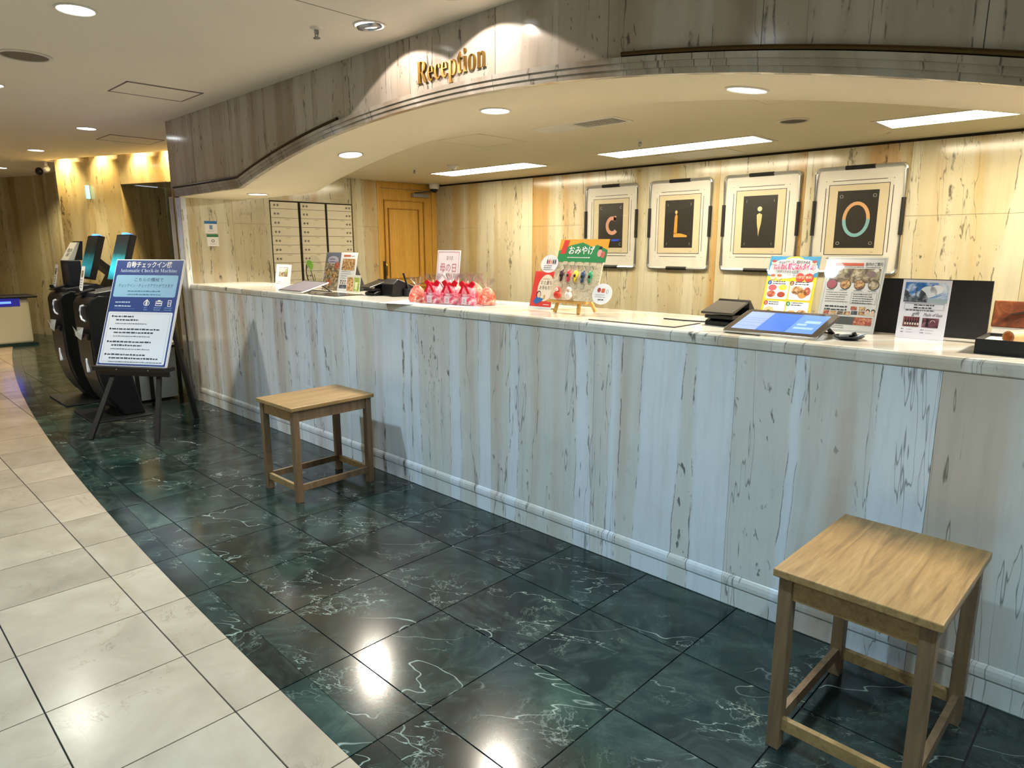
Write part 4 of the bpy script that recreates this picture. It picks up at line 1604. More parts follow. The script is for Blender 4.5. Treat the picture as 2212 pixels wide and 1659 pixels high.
# ---- souvenir board on a small easel
t = thing('mini_easel', 'small pine tabletop easel carrying the souvenir board', 'easel', (-2.10, 0.24, CT), 0)
m = MB()
m.bar((-0.125, -0.018, 0.058), (0.115, -0.018, 0.058), 0.034, 0.014, M_PINE)
m.build('ledge', t, bevel=0.002)
for sx in (-1, 1):
    m = MB()
    m.bar((sx * 0.075, -0.030, 0.003), (sx * 0.040, 0.030, 0.20), 0.015, 0.012, M_PINE, (0, 1, 0))
    m.build('leg', t)
m = MB()
m.bar((0.055, 0.130, 0.004), (0.0, 0.045, 0.19), 0.015, 0.012, M_PINE, (0, 1, 0))
m.build('leg', t)
m = MB()
m.bar((-0.05, 0.034, 0.19), (0.05, 0.034, 0.19), 0.015, 0.012, M_PINE)
m.build('crossbar', t)
BL = math.radians(-17)
b = thing('souvenir_board', 'cork souvenir board with green おみやげ header on the mini easel', 'display board', (-2.065, 0.205, CT + 0.066), 0)
BWd, BH = 0.285, 0.295
m = MB()
m.box(-BWd / 2, BWd / 2, 0.0, 0.005, 0.0, BH, make_speckle('cork_board', [(0.35, 'c0ab88'), (0.5, 'd8c8a8'), (0.65, 'e4d8bc')], 90))
bd = m.build('board', b, rot=(BL, 0, 0))
p = Print()
hb = BH - 0.105
p.rect(-BWd / 2, hb, BWd / 2 + 0.012, BH + 0.008, rgb('e8a92a'), 1)
p.poly([(-BWd / 2, hb), (BWd / 2 + 0.012, hb), (BWd / 2 + 0.012, BH - 0.045), (0.09, BH - 0.02), (0.06, BH - 0.03), (0.0, BH - 0.008), (-0.07, BH - 0.022), (-BWd / 2, BH - 0.05)], rgb('1f8a4c'), 2)
p.poly([(-0.13, hb + 0.04), (-0.098, hb + 0.04), (-0.085, BH + 0.004), (-0.117, BH + 0.004)], rgb('d8322a'), 3)
p.text('おみやげ', 0.0, hb + 0.042, 0.044, M_WHITE, 3, width=0.155, bold=0.02)
p.lines(-0.08, 0.06, hb + 0.020, 0.01, 1, 0.005, M_WHITE, 3, 0.05)
p.ell(0.112, hb + 0.045, 0.014, 0.018, rgb('e9a7a2'), 3)
p.ell(0.132, hb + 0.038, 0.012, 0.016, rgb('cf6a5c'), 3)
p.ell(0.112, hb + 0.070, 0.010, 0.008, INK, 3)
p.build('header_print', bd, loc=(0, -0.0003, 0))
for su, sv, uu, vv, seed in ((0.056, 0.046, -0.185, 0.178, 1), (0.056, 0.050, 0.175, 0.040, 2)):
    m = MB()
    m.lathe([(1.0, 0.0), (1.0, 0.0015)], M_WHITE, 28, (0, 0, 0), 'Y')
    m.v = [(x * su + uu, y - 0.004, z * sv + vv) for x, y, z in m.v]
    bb = m.build('caption_bubble', bd)
    p = Print()
    if seed == 1:
        for k, cc in enumerate(('7a2036', 'd84a52', 'e8a060', '2a3a56', '33404c')):
            p.ell(uu - 0.014 + k * 0.013, vv + 0.010, 0.0042, 0.013, rgb(cc), 1, 10)
            p.rect(uu - 0.0145 + k * 0.013, vv + 0.022, uu - 0.0135 + k * 0.013, vv + 0.034, GREYINK, 1)
        p.lines(uu - 0.03, uu + 0.032, vv - 0.012, 0.010, 3, 0.0035, INK, 1)
    else:
        p.ell(uu - 0.020, vv + 0.018, 0.010, 0.011, rgb('b04048'), 1, 12)
        p.rrect(uu - 0.006, vv + 0.006, uu + 0.014, vv + 0.026, 0.004, rgb('d06a4a'), 1)
        p.ring(uu + 0.028, vv + 0.012, 0.007, 0.010, 0.0018, GREYINK, 1, 12)
        p.lines(uu - 0.036, uu + 0.03, vv - 0.006, 0.010, 2, 0.002, INK, 1)
        p.lines(uu - 0.018, uu + 0.02, vv - 0.030, 0.010, 1, 0.006, INK, 1)
    p.build('print', bb, loc=(0, -0.0044, 0))


def on_board(u, v, d):
    """point of the board plane, d in front of it"""
    q = Matrix.Rotation(BL, 3, 'X') @ Vector((u, -d, v))
    return (b.location.x + q.x, b.location.y + q.y, b.location.z + q.z)


for k, (cc, lb) in enumerate((('3a1e24', 'dark brown mini slipper keyring hanging on the souvenir board'), ('dc2c3a', 'red mini slipper keyring hanging on the souvenir board'),
                              ('e8c81e', 'yellow mini slipper keyring hanging on the souvenir board'), ('22406a', 'navy blue mini slipper keyring hanging on the souvenir board'),
                              ('1f8a58', 'green mini slipper keyring hanging on the souvenir board'))):
    u = -0.085 + 0.044 * k
    v = 0.128 - 0.001 * k
    t = thing('slipper_keyring', lb, 'keyring', on_board(u, v, 0.0115), 0, 'mini slipper keyrings')
    t.rotation_euler = (BL, 0, 0)
    mm = mat('slipper_' + cc, cc, 0.4)
    m = MB()
    m.v, m.f = [], []
    m.ball((0, 0, 0), (0.0125, 0.009, 0.021), mm, 12, 8)
    m.ball((0.001, 0.001, -0.024), (0.007, 0.006, 0.015), mm, 10, 6)
    m.build('slipper', t, smooth=True)
    m = MB()
    m.ball((0, -0.0075, -0.007), (0.007, 0.004, 0.008), M_BLACKM, 10, 6)
    m.build('slipper_opening', t, smooth=True)
    m = MB()
    m.tube([(0.004, 0.004, 0.018), (0.006, 0.006, 0.032), (-0.006, 0.008, 0.044), (0.0, 0.0095, 0.050)], 0.0012, M_DKSTEEL, 5)
    m.tube([(-0.012, 0.004, 0.005), (-0.017, 0.004, -0.015), (-0.010, 0.003, -0.034), (0.002, 0.003, -0.045)], 0.0012, M_DKSTEEL, 5)
    m.build('cord', t)
    m = MB()
    m.box(-0.012, 0.012, 0.008, 0.0095, -0.066, -0.048, rgb('cfc4a6'))
    m.build('price_tag', t)
    m = MB()
    m.box(-0.012, 0.012, 0.008, 0.0095, 0.046, 0.064, rgb('cfc4a6'))
    m.build('price_tag', t)
for u, cc, c2, lb in ((-0.078, 'd8402e', 'f3d9c4', 'red round charm standing on the mini easel ledge'), (-0.008, 'efe6da', 'f0b8a4', 'white figure charm standing on the mini easel ledge')):
    t = thing('board_charm', lb, 'charm', on_board(u, 0.0005, 0.016), 0)
    mm = mat('charm_' + cc, cc, 0.4)
    m = MB()
    m.ball((0, 0, 0.020), (0.022, 0.012, 0.020), mm, 12, 8)
    m.build('body', t, smooth=True)
    m = MB()
    m.ball((0.004, 0, 0.047), (0.014, 0.010, 0.014), mm, 12, 8)
    m.build('head', t, smooth=True)
    m = MB()
    m.ball((0.004, -0.008, 0.046), (0.010, 0.004, 0.009), mat('charm_' + c2, c2, 0.4), 10, 6)
    m.build('face_patch', t, smooth=True)


# ---- yellow breakfast poster
def draw_yellow(p, w, h):
    p.rect(-w / 2, 0, w / 2, h, rgb('ecc21c'), 1)
    p.rect(-w / 2, h * 0.70, w / 2, h, rgb('2f7fa6'), 2)
    p.ell(0, h * 1.0 - 0.014, w * 0.18, 0.014, rgb('ecc21c'), 3)
    for (u, v, a, bq) in ((-0.06, 0.82, 0.04, 0.03), (0.0, 0.84, 0.06, 0.04), (0.06, 0.82, 0.04, 0.032), (-0.03, 0.77, 0.06, 0.03), (0.04, 0.77, 0.05, 0.028), (-0.03, 0.90, 0.05, 0.016), (0.035, 0.90, 0.05, 0.016), (-0.09, 0.76, 0.018, 0.012), (0.092, 0.80, 0.014, 0.012)):
        p.ell(u, h * v, a, bq, M_WHITE, 4)
    p.text('好きものたしる、母から大満足', 0.0, h * 0.895, 0.016, INK, 6, width=w * 0.62)
    p.text('わくわく朝ごはんタイム', 0.0, h * 0.81, 0.030, rgb('d2407a'), 6, width=w * 0.80, bold=0.03)
    p.text('やすらぎのひととき', -0.02, h * 0.755, 0.012, INK, 6, width=w * 0.42)
    for u in (-0.086, 0.083):
        p.ell(u, h * 0.90, 0.010, 0.011, rgb('f2cfae'), 6)
        p.ell(u, h * 0.925, 0.010, 0.006, rgb('8a3a34'), 7)
        p.ell(u, h * 0.855, 0.009, 0.013, rgb('f0a8b4'), 6)
    for u in (-0.080, -0.052):
        p.ell(u, h * 0.685, 0.012, 0.012, rgb('f2cfae'), 6)
        p.ell(u, h * 0.712, 0.011, 0.006, rgb('a05a3a'), 7)
    for u, s_ in ((0.036, '小学生'), (0.073, '無料')):
        p.ell(u, h * 0.69, 0.018, 0.019, rgb('cc3a2a'), 7)
        p.text(s_, u, h * 0.675, 0.013, rgb('f8e0b0'), 8)
    for u0, u1, v0, v1 in ((-0.095, -0.004, 0.36, 0.63), (0.002, 0.094, 0.36, 0.63), (-0.095, -0.004, 0.06, 0.33), (0.002, 0.094, 0.06, 0.33)):
        p.rrect(u0, h * v0, u1, h * v1, 0.006, M_WHITE, 3)
    for i, (u, v, cc) in enumerate(((-0.088, 0.605, '2a5a9a'), (0.008, 0.605, '7a4a2a'), (-0.088, 0.30, 'c23a34'), (0.008, 0.30, '3a8a4a'))):
        p.ell(u, h * v, 0.009, 0.010, rgb(cc), 5)
        p.text(str(i + 1), u, h * v - 0.006, 0.015, M_WHITE, 6)
        p.lines(u + 0.013, u + 0.070, h * v + 0.003, 0.009, 2, 0.004, INK, 5)
    for (u, v, a, bq, mm) in ((-0.072, 0.53, 0.018, 0.013, rgb('d85a60')), (-0.028, 0.535, 0.018, 0.012, rgb('e8cc3a')), (-0.074, 0.435, 0.019, 0.014, PHOTO_RED), (-0.030, 0.43, 0.017, 0.012, rgb('a83a26')),
                              (0.035, 0.50, 0.026, 0.018, PHOTO_FOOD), (0.058, 0.45, 0.020, 0.018, rgb('c88a3c')), (0.076, 0.49, 0.014, 0.018, PHOTO_RED),
                              (-0.070, 0.17, 0.024, 0.022, rgb('e2c088')), (-0.070, 0.17, 0.010, 0.008, rgb('5a6a2a')), (0.028, 0.16, 0.020, 0.013, rgb('d8923a')), (0.070, 0.16, 0.022, 0.018, PHOTO_FOOD), (-0.030, 0.16, 0.014, 0.014, rgb('e8dcd0'))):
        p.ell(u, h * v, a, bq, mm, 5 if mm is not rgb('5a6a2a') else 6)


card('breakfast_poster', 'yellow and blue breakfast poster with food pictures in a clear stand', -1.262, -1.052, 0.50, 0.292, 0.085, draw_yellow)


def draw_menu_r(p, w, h):
    p.frame(-w * 0.47, h * 0.02, w * 0.47, h * 0.985, 0.0012, rgb('b5b2ae'), 1)
    p.rect(-w * 0.36, h * 0.885, w * 0.13, h * 0.925, rgb('c8583e'), 1)
    p.text('館内のご案内', w * 0.30, h * 0.89, 0.016, INK, 1, width=w * 0.28)
    p.lines(-w * 0.38, w * 0.16, h * 0.865, 0.006, 1, 0.003, GREYINK, 1, 0.05)
    p.lines(w * 0.17, w * 0.42, h * 0.865, 0.006, 1, 0.003, GREYINK, 1, 0.05)
    p.rect(-w * 0.42, h * 0.66, w * 0.43, h * 0.85, PHOTO_GREY, 1)
    p.ell(w * 0.28, h * 0.78, 0.017, 0.012, rgb('8a7070'), 2)
    p.ell(w * 0.36, h * 0.83, 0.009, 0.006, rgb('e6e0d4'), 2)
    for k in range(4):
        u = w * (-0.35 + 0.235 * k)
        p.ell(u, h * 0.635, 0.0195, 0.020, rgb('3e342c'), 2)
        p.ell(u, h * 0.635, 0.0175, 0.0175, (rgb('a8505c'), PHOTO_FOOD, PHOTO_FOOD, PHOTO_GREY)[k], 3)
        p.lines(u - 0.017, u + 0.018, h * 0.553, 0.006, 1, 0.0025, GREYINK, 2)
    p.lines(-w * 0.42, -w * 0.02, h * 0.52, 0.009, 5, 0.003, GREYINK, 1)
    p.frame(w * 0.02, h * 0.38, w * 0.44, h * 0.53, 0.0008, GREYINK, 1)
    p.lines(w * 0.05, w * 0.42, h * 0.505, 0.0085, 5, 0.003, INK, 1)
    p.lines(-w * 0.40, w * 0.02, h * 0.325, 0.012, 2, 0.006, INK, 1, 0.1)
    for (u, v, mm) in ((0.10, 0.32, PHOTO_RED), (0.24, 0.32, PHOTO_FOOD), (0.12, 0.26, PHOTO_TOWN), (0.24, 0.26, PHOTO_FOOD), (-0.36, 0.25, PHOTO_RED), (-0.24, 0.25, PHOTO_FOOD), (-0.12, 0.25, PHOTO_GREY), (0.0, 0.25, PHOTO_FOOD)):
        p.rect(w * u - 0.010, h * v - 0.007, w * u + 0.012, h * v + 0.007, mm, 1)
    for u in (0.345, 0.43):
        p.ell(w * u, h * 0.295, 0.007, 0.007, rgb('2c2420'), 1)
        p.ell(w * u, h * 0.283, 0.005, 0.006, rgb('e8c0a0'), 2)
        p.poly([(w * u - 0.010, h * 0.23), (w * u + 0.010, h * 0.23), (w * u + 0.006, h * 0.268), (w * u - 0.006, h * 0.268)], rgb('d8c8b0'), 1)
    p.rect(-w * 0.30, h * 0.10, w * 0.14, h * 0.205, rgb('4c4c46'), 1)
    p.rect(w * 0.14, h * 0.10, w * 0.44, h * 0.205, PHOTO_RED, 1)
    p.lines(-w * 0.28, w * 0.05, h * 0.075, 0.008, 2, 0.0025, GREYINK, 1)


card('restaurant_menu', 'white food menu with photo rows in a clear stand beside the yellow poster', -0.985, -0.772, 0.395, 0.292, 0.085, draw_menu_r, rgb('d9d7d3'))

# ---- black board and white flyer
t = thing('black_board', 'plain black board standing behind the white flyer', 'board', (-0.62, 0.485, CT), 0)
m = MB()
m.box(-0.19, 0.185, 0.0, 0.008, 0.0, 0.205, M_BLACKM)
m.build('panel', t, bevel=0.001)
for x in (-0.15, 0.15):
    m = MB()
    m.prism([(0.009, 0.0), (0.07, 0.0), (0.009, 0.12)], x - 0.003, x + 0.003, M_BLACKM, 'X')
    m.build('prop', t)


def draw_flyer(p, w, h):
    p.rect(-w * 0.44, h * 0.62, w * 0.46, h * 0.955, PHOTO_SKY, 1)
    p.ell(w * 0.22, h * 0.84, 0.020, 0.016, rgb('eef2f8'), 2)
    p.ell(w * 0.06, h * 0.80, 0.026, 0.020, rgb('dfe7f0'), 2)
    p.poly([(-w * 0.44, h * 0.62), (w * 0.06, h * 0.62), (w * 0.06, h * 0.70), (w * 0.0, h * 0.78), (-w * 0.10, h * 0.84), (-w * 0.13, h * 0.72), (-w * 0.28, h * 0.71), (-w * 0.36, h * 0.80), (-w * 0.44, h * 0.83)], PHOTO_TOWN, 3)
    p.rect(-w * 0.205, h * 0.70, -w * 0.185, h * 0.87, rgb('4c545c'), 3)
    p.rect(w * 0.06, h * 0.62, w * 0.46, h * 0.69, rgb('9fb0bc'), 3)
    p.frame(-w * 0.40, h * 0.50, w * 0.42, h * 0.60, 0.0007, INK, 1)
    p.lines(-w * 0.2, w * 0.28, h * 0.565, 0.010, 2, 0.0045, INK, 1)
    p.lines(-w * 0.36, w * 0.30, h * 0.475, 0.01, 1, 0.0035, INK, 1)
    p.text('gift', -w * 0.14, h * 0.40, 0.018, INK, 1, slant=0.25)
    p.text('Made of Ease', w * 0.22, h * 0.39, 0.016, INK, 1, width=w * 0.38, slant=0.2)
    p.rect(-w * 0.38, h * 0.20, -w * 0.04, h * 0.37, rgb('8a4a4c'), 1)
    for k in range(6):
        u = -w * 0.345 + k * w * 0.053
        p.rect(u, h * 0.215, u + 0.0055, h * 0.31, rgb('1a1c22'), 2)
        p.rect(u + 0.0015, h * 0.31, u + 0.004, h * 0.36, rgb('1a1c22'), 2)
        p.ell(u + 0.0028, h * 0.25, 0.0026, 0.005, rgb('d8d0c8'), 3, 8)
    p.rect(0.003, h * 0.20, w * 0.36, h * 0.36, PHOTO_WINE, 1)
    p.rect(w * 0.10, h * 0.22, w * 0.155, h * 0.35, rgb('1e1820'), 2)
    p.ring(w * 0.24, h * 0.29, 0.008, 0.008, 0.0015, rgb('d8c8cc'), 2, 10, 0, 3.14)
    for u in (-w * 0.40, w * 0.01):
        p.lines(u, u + 0.012, h * 0.15, 0.010, 2, 0.003, INK, 1)
        p.lines(u + 0.016, u + 0.04, h * 0.15, 0.010, 2, 0.0015, GREYINK, 1)


card('white_flyer', 'white flyer with a blue sky photo standing before the black board', -0.690, -0.540, 0.365, 0.208, 0.032, draw_flyer, rgb('dfe0ec'), holder=False, cat='flyer')

# ---- key tray in black with leather samples
t = thing('display_tray', 'black tray with leather goods at the counter beside the flyer', 'tray', (-0.20, 0.115, CT), 0)
m = MB()
m.box(-0.205, 0.205, 0.0, 0.20, 0.0, 0.008, M_BLACKM)
for a in ((-0.205, 0.205, 0.0, 0.008), (-0.205, 0.205, 0.192, 0.20), (-0.205, -0.197, 0.008, 0.192), (0.197, 0.205, 0.008, 0.192)):
    m.box(*a, 0.008, 0.046, M_BLACKM)
m.build('tray_box', t)
m = MB()
m.box(-0.196, 0.196, 0.009, 0.191, 0.008, 0.036, mat('tray_lining', 'e2d8c2', 0.7))
m.build('lining', t)
t = thing('leather_case', 'orange leather case lying in the black tray', 'leather case', (-0.17, 0.135, CT + 0.0365), 0)
m = MB()
m.prism([(-0.10, 0.0), (0.14, 0.0), (0.14, 0.15), (-0.075, 0.15)], 0.0, 0.018, ORANGELEATHER, 'Z')
m.build('case_body', t, bevel=0.004)
m = MB()
m.tube([(-0.02, 0.03, 0.020), (0.02, 0.018, 0.021), (0.08, 0.02, 0.021)], 0.004, mat('dark_mark', '2a140a', 0.5), 6)
m.build('strap', t)
t = thing('leather_roll', 'tan leather roll on the edge of the black tray', 'leather roll', (-0.315, 0.165, CT + 0.0365), math.radians(65))
m = MB()
m.tube([(-0.03, 0, 0.019), (0.04, 0, 0.019)], 0.0185, mat('tan_leather', 'd09a68', 0.5), 14)
m.build('roll', t, smooth=True)
m = MB()
m.tube([(-0.032, 0, 0.019), (-0.0305, 0, 0.019)], 0.013, ORANGELEATHER, 12)
m.build('roll_end', t)
t = thing('leather_folder', 'brown leather folder propped upright behind the black tray', 'leather folder', (-0.22, 0.355, CT), 0)
m = MB()
m.box(-0.19, 0.20, 0.0, 0.014, 0.062, 0.150, LEATHER)
m.build('folder_cover', t, bevel=0.004, rot=(math.radians(-10), 0, 0))
m = MB()
m.box(-0.185, 0.195, 0.002, 0.010, 0.0, 0.064, mat('folder_paper', 'ece6d8', 0.6))
m.build('folder_stand', t, rot=(math.radians(-10), 0, 0))
m = MB()
m.tube([(-0.14, -0.003, 0.105), (-0.11, -0.003, 0.112), (-0.08, -0.003, 0.125)], 0.004, mat('dark_mark', '2a140a', 0.5), 6)
m.build('strap', t, rot=(math.radians(-10), 0, 0))

# ---- small dish with a pen stub
t = thing('coin_dish', 'small dark dish with little items beside the lit tablet', 'dish', (-0.79, 0.185, CT), 0)
m = MB()
m.lathe([(0.026, 0.0), (0.044, 0.006), (0.052, 0.013), (0.050, 0.014), (0.040, 0.008), (0.001, 0.006)], mat('dish_glaze', '2c2e34', 0.2), 24, capped=False)
m.build('dish_body', t, smooth=True)
m = MB()
m.bar((-0.028, -0.010, 0.014), (0.010, -0.004, 0.020), 0.014, 0.006, M_OFFWHITE)
m.build('folded_note', t)
m = MB()
m.tube([(0.0, 0.010, 0.012), (0.020, 0.006, 0.020)], 0.008, M_BLACK, 8)
m.build('seal_stub', t)
m = MB()
m.tube([(0.030, 0.0, 0.014), (0.056, 0.004, 0.024)], 0.0025, M_STEEL, 6)
m.build('pin', t)

# ================================================================== CHECK-IN CORNER
# ---- easel and sign board
EA = math.radians(32.9)
t = thing('floor_easel', 'black wooden floor easel holding the blue check-in sign', 'easel', (-5.35, -0.795, 0), EA)
for sx in (-1, 1):
    m = MB()
    m.bar((sx * 0.275, -0.165, 0.008), (sx * 0.05, 0.352, 1.20), 0.036, 0.018, M_BLACKW, (0, 1, 0))
    m.build('front_leg', t)
m = MB()
m.bar((0.076, 0.545, 0.004), (0.0, 0.372, 1.15), 0.034, 0.020, M_BLACKW, (0, 1, 0))
m.build('rear_leg', t)
m = MB()
m.box(-0.30, 0.30, -0.052, 0.066, 0.495, 0.527, M_BLACKW)
m.box(-0.29, 0.29, 0.0, 0.020, 0.455, 0.498, M_BLACKW)
m.build('ledge', t, bevel=0.002)
for x in (-0.09, 0.17):
    m = MB()
    m.lathe([(0.006, 0.0), (0.005, -0.003)], M_STEEL, 10, (x, -0.052, 0.510), 'Y')
    m.build('screw', t)
m = MB()
m.bar((-0.16, 0.155, 0.70), (0.16, 0.155, 0.70), 0.02, 0.03, M_BLACKW)
m.build('crossbar', t)
m = MB()
m.bar((-0.07, 0.345, 1.14), (0.07, 0.345, 1.14), 0.03, 0.03, M_BLACKW)
m.build('crossbar', t)

SW_, SH_ = 0.577, 0.825
t = thing('check_in_sign', 'blue and white automatic check-in machine sign board on the black easel', 'sign', (-5.35 + 0.020 * math.sin(EA), -0.795 - 0.020 * math.cos(EA), 0.5285), EA)
m = MB()
m.box(-SW_ / 2, SW_ / 2, 0.0, 0.020, 0.0, SH_, M_WHITE)
bd = m.build('panel', t, rot=(math.radians(-23), 0, 0), bevel=0.002)
p = Print()
BLUE = rgb('1f3f86')
p.rect(-SW_ / 2 + 0.006, 0.006, SW_ / 2 - 0.006, SH_ - 0.008, BLUE, 1)
p.text('自動チェックイン機', 0.0, SH_ * 0.925, 0.052, M_WHITE, 2, width=SW_ * 0.66, bold=0.012)
p.text('𝐀𝐮𝐭𝐨𝐦𝐚𝐭𝐢𝐜 𝐂𝐡𝐞𝐜𝐤-𝐢𝐧 𝐌𝐚𝐜𝐡𝐢𝐧𝐞', 0.0, SH_ * 0.876, 0.040, rgb('c8dcf2'), 2, width=SW_ * 0.84, bold=-0.012)
p.rrect(-SW_ * 0.455, SH_ * 0.640, SW_ * 0.455, SH_ * 0.848, 0.014, rgb('8fbfe0'), 2)
p.text('こちらの機械で', 0.02, SH_ * 0.790, 0.034, rgb('1c3560'), 3, width=SW_ * 0.42)
p.text('チェックイン・チェックアウトができます', 0.0, SH_ * 0.735, 0.030, rgb('1c3560'), 3, width=SW_ * 0.80)
p.lines(-SW_ * 0.25, SW_ * 0.28, SH_ * 0.690, 0.026, 2, 0.009, rgb('3f6f96'), 3, 0.15)
p.lines(-SW_ * 0.40, -SW_ * 0.12, SH_ * 0.585, 0.030, 2, 0.010, rgb('b8d0ec'), 2)
p.rect(-SW_ * 0.40, SH_ * 0.530, -SW_ * 0.10, SH_ * 0.532, rgb('6f9cd0'), 2)
# three pictograms: banknotes, card, phone
p.ring(0.035, SH_ * 0.583, 0.026, 0.020, 0.005, M_WHITE, 2, 16)
p.ell(0.035, SH_ * 0.583, 0.009, 0.014, M_WHITE, 2)
p.poly([(0.018, SH_ * 0.603), (0.052, SH_ * 0.603), (0.035, SH_ * 0.622)], M_WHITE, 2)
p.frame(0.110, SH_ * 0.560, 0.166, SH_ * 0.605, 0.005, M_WHITE, 2)
p.rect(0.110, SH_ * 0.578, 0.166, SH_ * 0.590, M_WHITE, 2)
p.rect(0.126, SH_ * 0.605, 0.150, SH_ * 0.614, M_WHITE, 2)
p.frame(0.212, SH_ * 0.555, 0.242, SH_ * 0.615, 0.005, M_WHITE, 2)
p.ring(0.227, SH_ * 0.585, 0.008, 0.010, 0.003, M_WHITE, 2, 10)
for u, w_ in ((0.035, 0.03), (0.138, 0.07), (0.227, 0.07)):
    p.lines(u - w_ / 2, u + w_ / 2, SH_ * 0.538, 0.016, 2, 0.007, rgb('7fa6d6'), 2)
p.rrect(-SW_ * 0.468, SH_ * 0.022, SW_ * 0.468, SH_ * 0.500, 0.012, rgb('dfe6f2'), 2)
p.frame(-SW_ * 0.44, SH_ * 0.040, SW_ * 0.44, SH_ * 0.485, 0.0016, rgb('8a94a8'), 3)
vv = SH_ * 0.450
for (k, rows) in enumerate(((0.30, 0.36, 0.50), (0.74, 0.62, 0.58), (0.64, 0.48, 0.60), (0.60, 0.76, 0.84))):
    for r_, wd_ in enumerate(rows):
        u0 = -SW_ * 0.395 + (0.02 if r_ else 0)
        if r_ == 0:
            p.ell(u0, vv + 0.006, 0.008, 0.008, rgb('1a2d3c'), 4, 10)
        p.lines(u0 + 0.014, u0 + 0.014 + wd_ * SW_ * 0.95, vv, 0.02, 1, 0.0115 if r_ < 2 else 0.008, rgb('26384a') if r_ < 2 else rgb('6c7a8c'), 4, 0.04)
        vv -= 0.0265
    vv -= 0.017
p.build('print', bd, loc=(0, -0.0004, 0))


# ---- kiosks
def teal_screen(name, strength):
    k = NT(name)
    co = k.n('ShaderNodeTexCoord').outputs['Object']
    x, y, z = k.sep(co)
    g = k.ramp(k.math('ADD', k.math('MULTIPLY', z, 2.2), k.math('MULTIPLY', k.noise(co, 4.0, 2), 0.25)), [(0.10, '06181a'), (0.34, '2fb4c0'), (0.52, '2a8f92'), (0.66, '123436'), (0.85, '0a1618')])
    k.b.inputs['Base Color'].default_value = (0.01, 0.012, 0.014, 1)
    k.b.inputs['Roughness'].default_value = 0.12
    k.link(g, k.b.inputs['Emission Color'])
    k.b.inputs['Emission Strength'].default_value = strength
    return k.m


M_LED = mat('blue_led', '3060ff', 0.3, emit=(0.02, 0.10, 1.0), strength=7.0)
M_KGREY = mat('kiosk_front_grey', '232526', 0.4)


